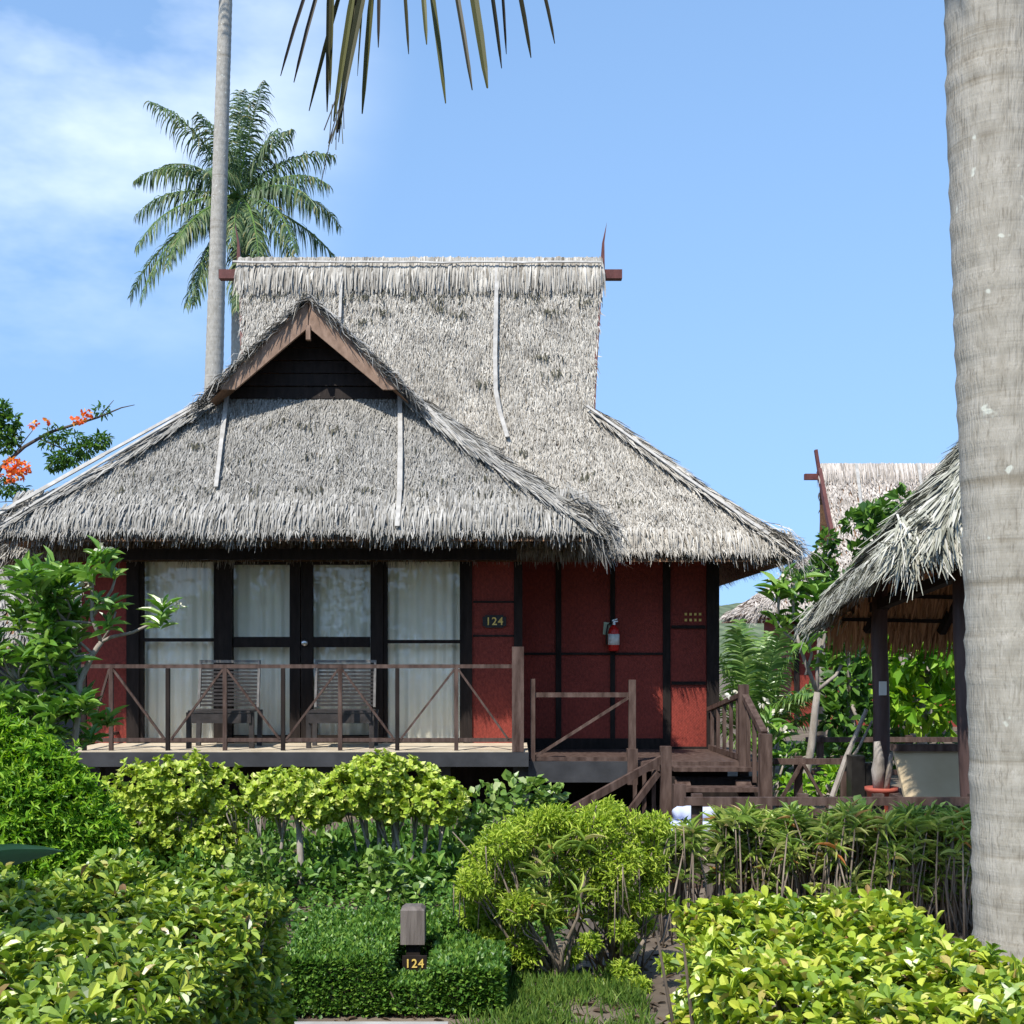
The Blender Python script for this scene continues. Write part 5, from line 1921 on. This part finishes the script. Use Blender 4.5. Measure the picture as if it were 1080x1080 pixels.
# bare leaning poles of an old plumeria
g = Geo()
g.tube([P(878, 840, 12.5), P(892, 800, 12.5), P(914, 748, 12.5)], [.03, .028, .02], 8, .05)
g.tube([P(898, 800, 12.5), P(905, 790, 12.5), P(920, 760, 12.5)], [.016, .014, .012], 8, .05)
g.tube([(P(876, 850, 12.5)[0], 12.5, 0), P(878, 840, 12.5)], [.032, .03], 8)
single(g, 'bare_plumeria', M['bark'], 'bare pale leaning plumeria stems in front of the inner post', 'plant')

# flame tree reaching in from the left edge
D8 = 24.0
g, st, fl_ = Geo(), Geo(), []
st.tube([P(-60, 790, D8) * [1, 1, 0], P(-55, 690, D8), P(-30, 560, D8), P(-8, 510, D8)], [.14, .12, .08, .05], 8)
st.tube([P(-8, 510, D8), P(1, 493, D8), P(26, 471, D8), P(52, 456, D8), P(78, 448, D8), P(104, 440, D8), P(128, 430, D8), P(142, 427, D8)], [.045, .04, .034, .03, .026, .020, .012, .006], 8)
st.tube([P(104, 440, D8), P(113, 430, D8), P(120, 422, D8)], [.014, .010, .005], 6)
st.tube([P(-30, 560, D8), P(-10, 470, D8), P(5, 440, D8)], [.05, .03, .015], 6)
st.tube([P(10, 485, D8), P(28, 462, D8), P(36, 452, D8)], [.012, .01, .006], 6)
st.tube([P(40, 462, D8), P(70, 475, D8), P(100, 468, D8)], [.018, .014, .006], 6)
st.tube([P(-8, 510, D8), P(8, 505, D8), P(18, 495, D8)], [.018, .014, .008], 6)
for px, py, r, n in ((0, 432, 9, 60), (10, 445, 10, 80), (14, 462, 8, 50), (2, 458, 10, 60), (6, 470, 8, 40), (-12, 450, 16, 120)):
    p, o = blob(P(px, py, D8), np.array([r, r, r]) / F * D8, int(n * 1.6), .3)
    put_leaves(g, OVAL, p, o, .13, .065, .1, .7)
for px, py, r, n in ((60, 458, 10, 30), (52, 466, 9, 30), (62, 485, 11, 60), (75, 482, 12, 70), (88, 474, 11, 70), (102, 466, 10, 60), (78, 462, 12, 40), (110, 462, 7, 30), (58, 490, 7, 30), (5, 515, 14, 70), (108, 433, 8, 20), (20, 520, 10, 40)):
    p, o = blob(P(px, py, D8), np.array([r, r, r * .7]) / F * D8, int(n * 2.2), .2)
    put_leaves(g, LANCE, p, o, .13, .035, -.2, .6)
for px, py, r, n in ((36, 448, 5, 24), (48, 445, 3, 10), (86, 443, 5, 20), (92, 437, 5, 20), (80, 444, 4, 14), (12, 490, 8, 50), (22, 492, 8, 50), (18, 500, 10, 60), (6, 502, 6, 20), (27, 497, 5, 20)):
    p, o = blob(P(px, py, D8 - .1), np.array([r, r, r * .8]) / F * D8, n, .2)
    f = Geo()
    put_leaves(f, OVAL, p, o, .085, .07, .3, .8)
    fl_.append(f)
plant('flame_tree', 'flame tree branch with orange flowers arching in over the left roof', 'tree', P(-60, 790, D8), st, g, 'tree', 'darkbark', fl_, None, 'orange')

# ---- feathery yellow-green bush in the middle foreground
D9 = 6.75
g, st, g2 = Geo(), Geo(), Geo()
base1, base2 = P(590, 1066, D9) * [1, 1, 0], P(650, 1050, 6.95) * [1, 1, 0]
tuft = [(515, 905, 26), (500, 925, 18), (530, 885, 24), (556, 876, 26), (590, 868, 26), (625, 868, 26), (655, 872, 26), (690, 872, 20), (540, 920, 24), (575, 905, 26), (615, 905, 26), (650, 905, 26), (520, 945, 18), (495, 940, 12),
        (545, 950, 20), (500, 965, 14), (515, 990, 16), (545, 992, 26), (555, 1005, 18), (640, 930, 24), (672, 948, 20), (655, 975, 12), (655, 1020, 14), (635, 1035, 10), (600, 940, 20), (680, 905, 22), (665, 1000, 10), (576, 860, 16), (640, 858, 18), (690, 925, 14), (700, 955, 11), (620, 985, 10), (685, 985, 10), (605, 1010, 9), (670, 1030, 10), (640, 965, 12), (585, 965, 13), (700, 1010, 9)]
for px, py, r in tuft:
    c = P(px, py, D9) + np.array([0, N(0, .16), 0])
    rr = r / F * D9
    p, o = blob(c, (rr, rr, rr * .75), int(30 * r), .2)
    put_leaves(g, LANCE, p, o, .038, .010, .3, .9)
    b = base1 if px < 630 else base2
    mid = b + (c - b) * .5 + np.array([N(0, .05), N(0, .05), -.05])
    if r > 16:
        st.tube([b + N(0, .015, 3) * [1, 1, 0], b + (mid - b) * .5 + N(0, .015, 3), mid, c], [.016, .012, .008, .004], 6)
        for _ in range(3):
            e = c + N(0, rr * .6, 3)
            st.tube([mid + (c - mid) * U(0, .5), (mid + c) / 2 + N(0, .03, 3), e], [.006, .005, .003], 5)
        for _ in range(4):   # upright twigs hanging under the tuft
            e = c + np.array([N(0, rr * .7), N(0, rr * .5), 0])
            st.tube([e, e + np.array([N(0, .015), 0, -U(.12, .3)])], [.003, .0035], 4)
st.tube([base1, P(588, 1020, D9), P(580, 985, D9), P(565, 950, D9)], [.034, .03, .02, .012], 8)
st.tube([base2, P(655, 1030, D9), P(680, 990, D9)], [.022, .02, .01], 8)
for k in range(46):     # bare upright twigs of the second stem group
    a = P(U(600, 705), U(1035, 1062), 6.9) * [1, 1, 0]
    e = P(U(585, 710), U(880, 985), 6.9 + N(0, .1))
    st.tube([a * .5 + base2 * .5, (a + e) / 2 + N(0, .03, 3), e], [.006, .005, .003], 4)
for k in range(34):
    px, py = U(545, 625), U(880, 970)
    c = P(px, py, D9 - .12) + np.array([0, N(0, .1), 0])
    whorls(g2, STRAP, c[None], np.array([[N(0, .4), -.3, 1.]]), 7, .12, .014, (.5, 1.1))
t = plant('feathery_aralia', 'feathery yellow green bush on many thin stems in the middle foreground', 'bush', base1, st, g, 'aralia', 'twig')
g2.build('strap_leaves', M['strap'], t)


# ---- strap-leaved shrubs before the fence
def strap_shrub(label, D, x0, x1, ytop, ylow, n, seed=0):
    g, st = Geo(), Geo()
    for k in range(n):
        px = U(x0, x1)
        py = ytop + (ylow - ytop) * U(0, 1) ** 1.6 + 5 * math.sin(px * .11)
        c = P(px, py, D + N(0, .16))
        ax = unit(np.array([N(0, .35), -.2 + N(0, .3), 1.]))
        whorls(g, STRAP, c[None], ax[None], 9, .125, .016, (.45, 1.1))
        b = np.array([c[0] + N(0, .07), c[1] + N(0, .05), 0])
        if k % 2 == 0:
            st.tube([b, (b + c) / 2 + N(0, .025, 3), c], [.007, .006, .004], 5)
        else:
            st.tube([c, c - np.array([N(0, .03), N(0, .02), U(.15, .4)])], [.004, .005], 4)
    bx = P((x0 + x1) / 2, 960, D)
    return plant('strap_leaf_shrub', label, 'shrub', (bx[0], D), st, g, 'strap', 'twig', group='strap leaved shrubs before the low fence')


strap_shrub('reddish tinged strap leaved shrub beside the feathery bush', 7.9, 688, 732, 880, 925, 100)
strap_shrub('strap leaved shrub at the foot of the stairs, middle of the row', 8.1, 754, 838, 862, 930, 210)
strap_shrub('dense strap leaved shrub beside the thick trunk, at the right end', 8.0, 868, 1032, 862, 950, 380)
strap_shrub('thin strap leaved shrub with bare stems, before the red pot', 8.2, 830, 880, 868, 915, 70)
# variegated climbers on the fence line
g, st = Geo(), Geo()
for px, py, r in ((838, 858, 9), (900, 855, 12), (890, 862, 10), (985, 862, 12), (1000, 868, 12), (970, 866, 10), (1015, 872, 10), (1008, 885, 8)):
    p, o = blob(P(px, py, 8.6), np.array([r, r, r * .8]) / F * 8.6, 30, .4)
    put_leaves(g, OVAL, p, o, .07, .05, .3, .6)
    st.tube([P(px, 860, 8.6) * [1, 1, 0], P(px, py, 8.6)], [.006, .004], 5)
plant('variegated_climber', 'pale variegated climber leaves along the low pavilion fence', 'climber', P(960, 900, 8.6), st, g, 'pothos', 'twig')

# low grey plank edging behind the strap leaved shrubs
g = Geo()
x = P(745, 925, 8.7)[0]
xe = P(905, 925, 8.7)[0]
while x < xe:
    w = U(.05, .08)
    g.span((x, 8.68, 0), (x + w - .008, 8.71, .26 + N(0, .012)))
    x += w
single(g, 'plank_edging', M['boxwood'], 'low edging of upright grey planks behind the strap leaved shrubs', 'edging')
# concrete block bench end seen through the bush
g = Geo()
for a, b in ((P(592, 1012, 7.9), P(640, 1022, 7.9)), (P(690, 1008, 8.1), P(760, 1022, 8.1))):
    g.span((a[0], 7.85, 0), (b[0], 8.25, a[2] if a[2] > .05 else .10))
single(g, 'stepping_slab', M['boxwood'], 'pale concrete stepping slabs on the soil behind the feathery bush', 'slabs')

# agave leaf poking in at the left edge
ag = thing('agave', 'agave with a long pale pointed leaf at the left edge above the hedge', 'agave', (-2.9, 5.25, 0))
r0 = P(-100, 950, 5.2)
for k, (dx, dy, dz, L) in enumerate(((.93, -.05, .33, .70), (.2, -.5, .9, .5), (-.3, -.4, .9, .6), (-.8, .1, .6, .7), (-.1, .5, .9, .6), (-.6, .5, .5, .6), (-.6, -.5, .4, .6))):
    g = Geo()
    d = unit(np.array([dx, dy, dz]))
    nn = unit(np.array([-dx * dz, -.4, 1 - dz * .5]))
    nn = unit(nn - d * (nn @ d))
    g.inst(*leaf([(.1, .40), (.3, .5), (.55, .48), (.75, .34), (.9, .16)], .35, .04), r0[None], d[None], nn[None], L, .062)
    g.build('leaf', M['agave'], ag, smooth=True)
g = Geo()
g.tube([(r0[0], r0[1], 0), r0], [.05, .06], 8)
g.build('stem', M['bark'], ag)

# low ground cover between the hedge and the veranda
g = Geo()
m = 9000
p = np.stack([U(-3.4, .35, m), U(7.25, 10.2, m), np.zeros(m)], 1)
cl = np.sin(p[:, 0] * 4.1 + 2) * np.cos(p[:, 1] * 3.3) + .5 * np.sin(p[:, 0] * 9 + p[:, 1] * 8)
p = p[cl + N(0, .4, m) > -.75]
p[:, 2] = U(.02, .13, len(p))
put_leaves(g, OVAL, p, rand_dirs(len(p)) * [1, 1, .2], .05, .032, .3, .4)
kind(g.build('ground_cover', M['clip']), 'stuff')

# grass at the foot of the bushes
g = Geo()
m = 8500
p = np.stack([U(-.25, .66, m), U(5.4, 7.1, m), np.zeros(m)], 1)
keep = np.sin(p[:, 0] * 9 + 1) + np.sin(p[:, 1] * 7) + N(0, .6, m) > -.75
p = p[keep]
put_leaves(g, SMALL, p, rand_dirs(len(p)) * [.5, .5, 0], .08, .007, 1.0, .25)
kind(g.build('grass', M['grass']), 'stuff')
g = Geo()
m = 3200
p = np.stack([U(-2.5, 3.0, m), U(5.6, 11.5, m), np.full(m, .006)], 1)
dd = unit(rand_dirs(m) * [1, 1, .12])
g.inst(*LANCE, p, dd, unit(np.tile([0, 0, 1.], (m, 1)) + N(0, .2, (m, 3))), U(.03, .10, m), U(.008, .03, m))
kind(g.build('fallen_leaves', M['straw']), 'stuff')


# ================================================================== BEHIND THE CAMERA: unseen trees added to block sky light; palms that shade and mirror
def sky_block_tree(label, x, y, h, r, n=2600):
    g, st = Geo(), Geo()
    st.tube([(x, y, 0), (x + .1, y, h * .3), (x, y + .1, h * .7)], [.2, .16, .08], 10)
    for k in range(16):
        c = np.array([x + N(0, r * .45), y + N(0, r * .35), h * U(.14, .95)])
        rr = r * U(.38, .6)
        p, o = blob(c, (rr, rr, rr * .8), n // 16, .35)
        put_leaves(g, OVAL, p, o, .34, .2, .2, .6)
        st.tube([(x, y, c[2] * .6), (np.array([x, y, c[2]]) + c) / 2, c], [.07, .05, .02], 6)
    t = thing('sky_block_tree', label, 'tree', (x, y, 0), 'unseen trees added to block sky light')
    st.build('trunk', M['bark'], t)
    g.build('crown', M['tree'], t)


for i, (x, y, h, r) in enumerate(((-13, -8, 8.5, 3.4), (-7, -10, 9.5, 3.2), (-1.5, -9, 8.0, 3.2), (4, -10.5, 9.5, 3.4), (9.5, -8.5, 8.5, 3.2), (15, -7, 8.5, 3.4), (-17, -1, 8, 3.4), (17, 1, 7, 3.2))):
    sky_block_tree('unseen dense tree added behind the viewer to block sky light', x, y, h, r)


def shade_palm(label, x, y, z, n=15, L=2.8):
    t = thing('coconut_palm', label, 'palm tree', (x, y, 0), 'coconut palms')
    palm_trunk([(x - .3, y, 0), (x - .15, y, z * .5), (x, y, z)], [.19, .16, .12], t, .2, 12)
    for k in range(n):
        a = k * 2.4 + x
        el = 1.1 - k * .09
        gr, gl = Geo(), Geo()
        frond(gr, gl, (x, y, z), (math.cos(a) * math.cos(el), math.sin(a) * math.cos(el), math.sin(el)), L, .6, 46, .75, .05, .5)
        q = gr.build('frond', M['areca'], t)
        gl.build('leaflets', M['palm'], q)


shade_palm('coconut palm behind the viewer on the left', -6.1, -.4, 7.6, 12, 2.3)
shade_palm('coconut palm behind the viewer on the right', .0, -2.7, 7.8, 8, 1.8)
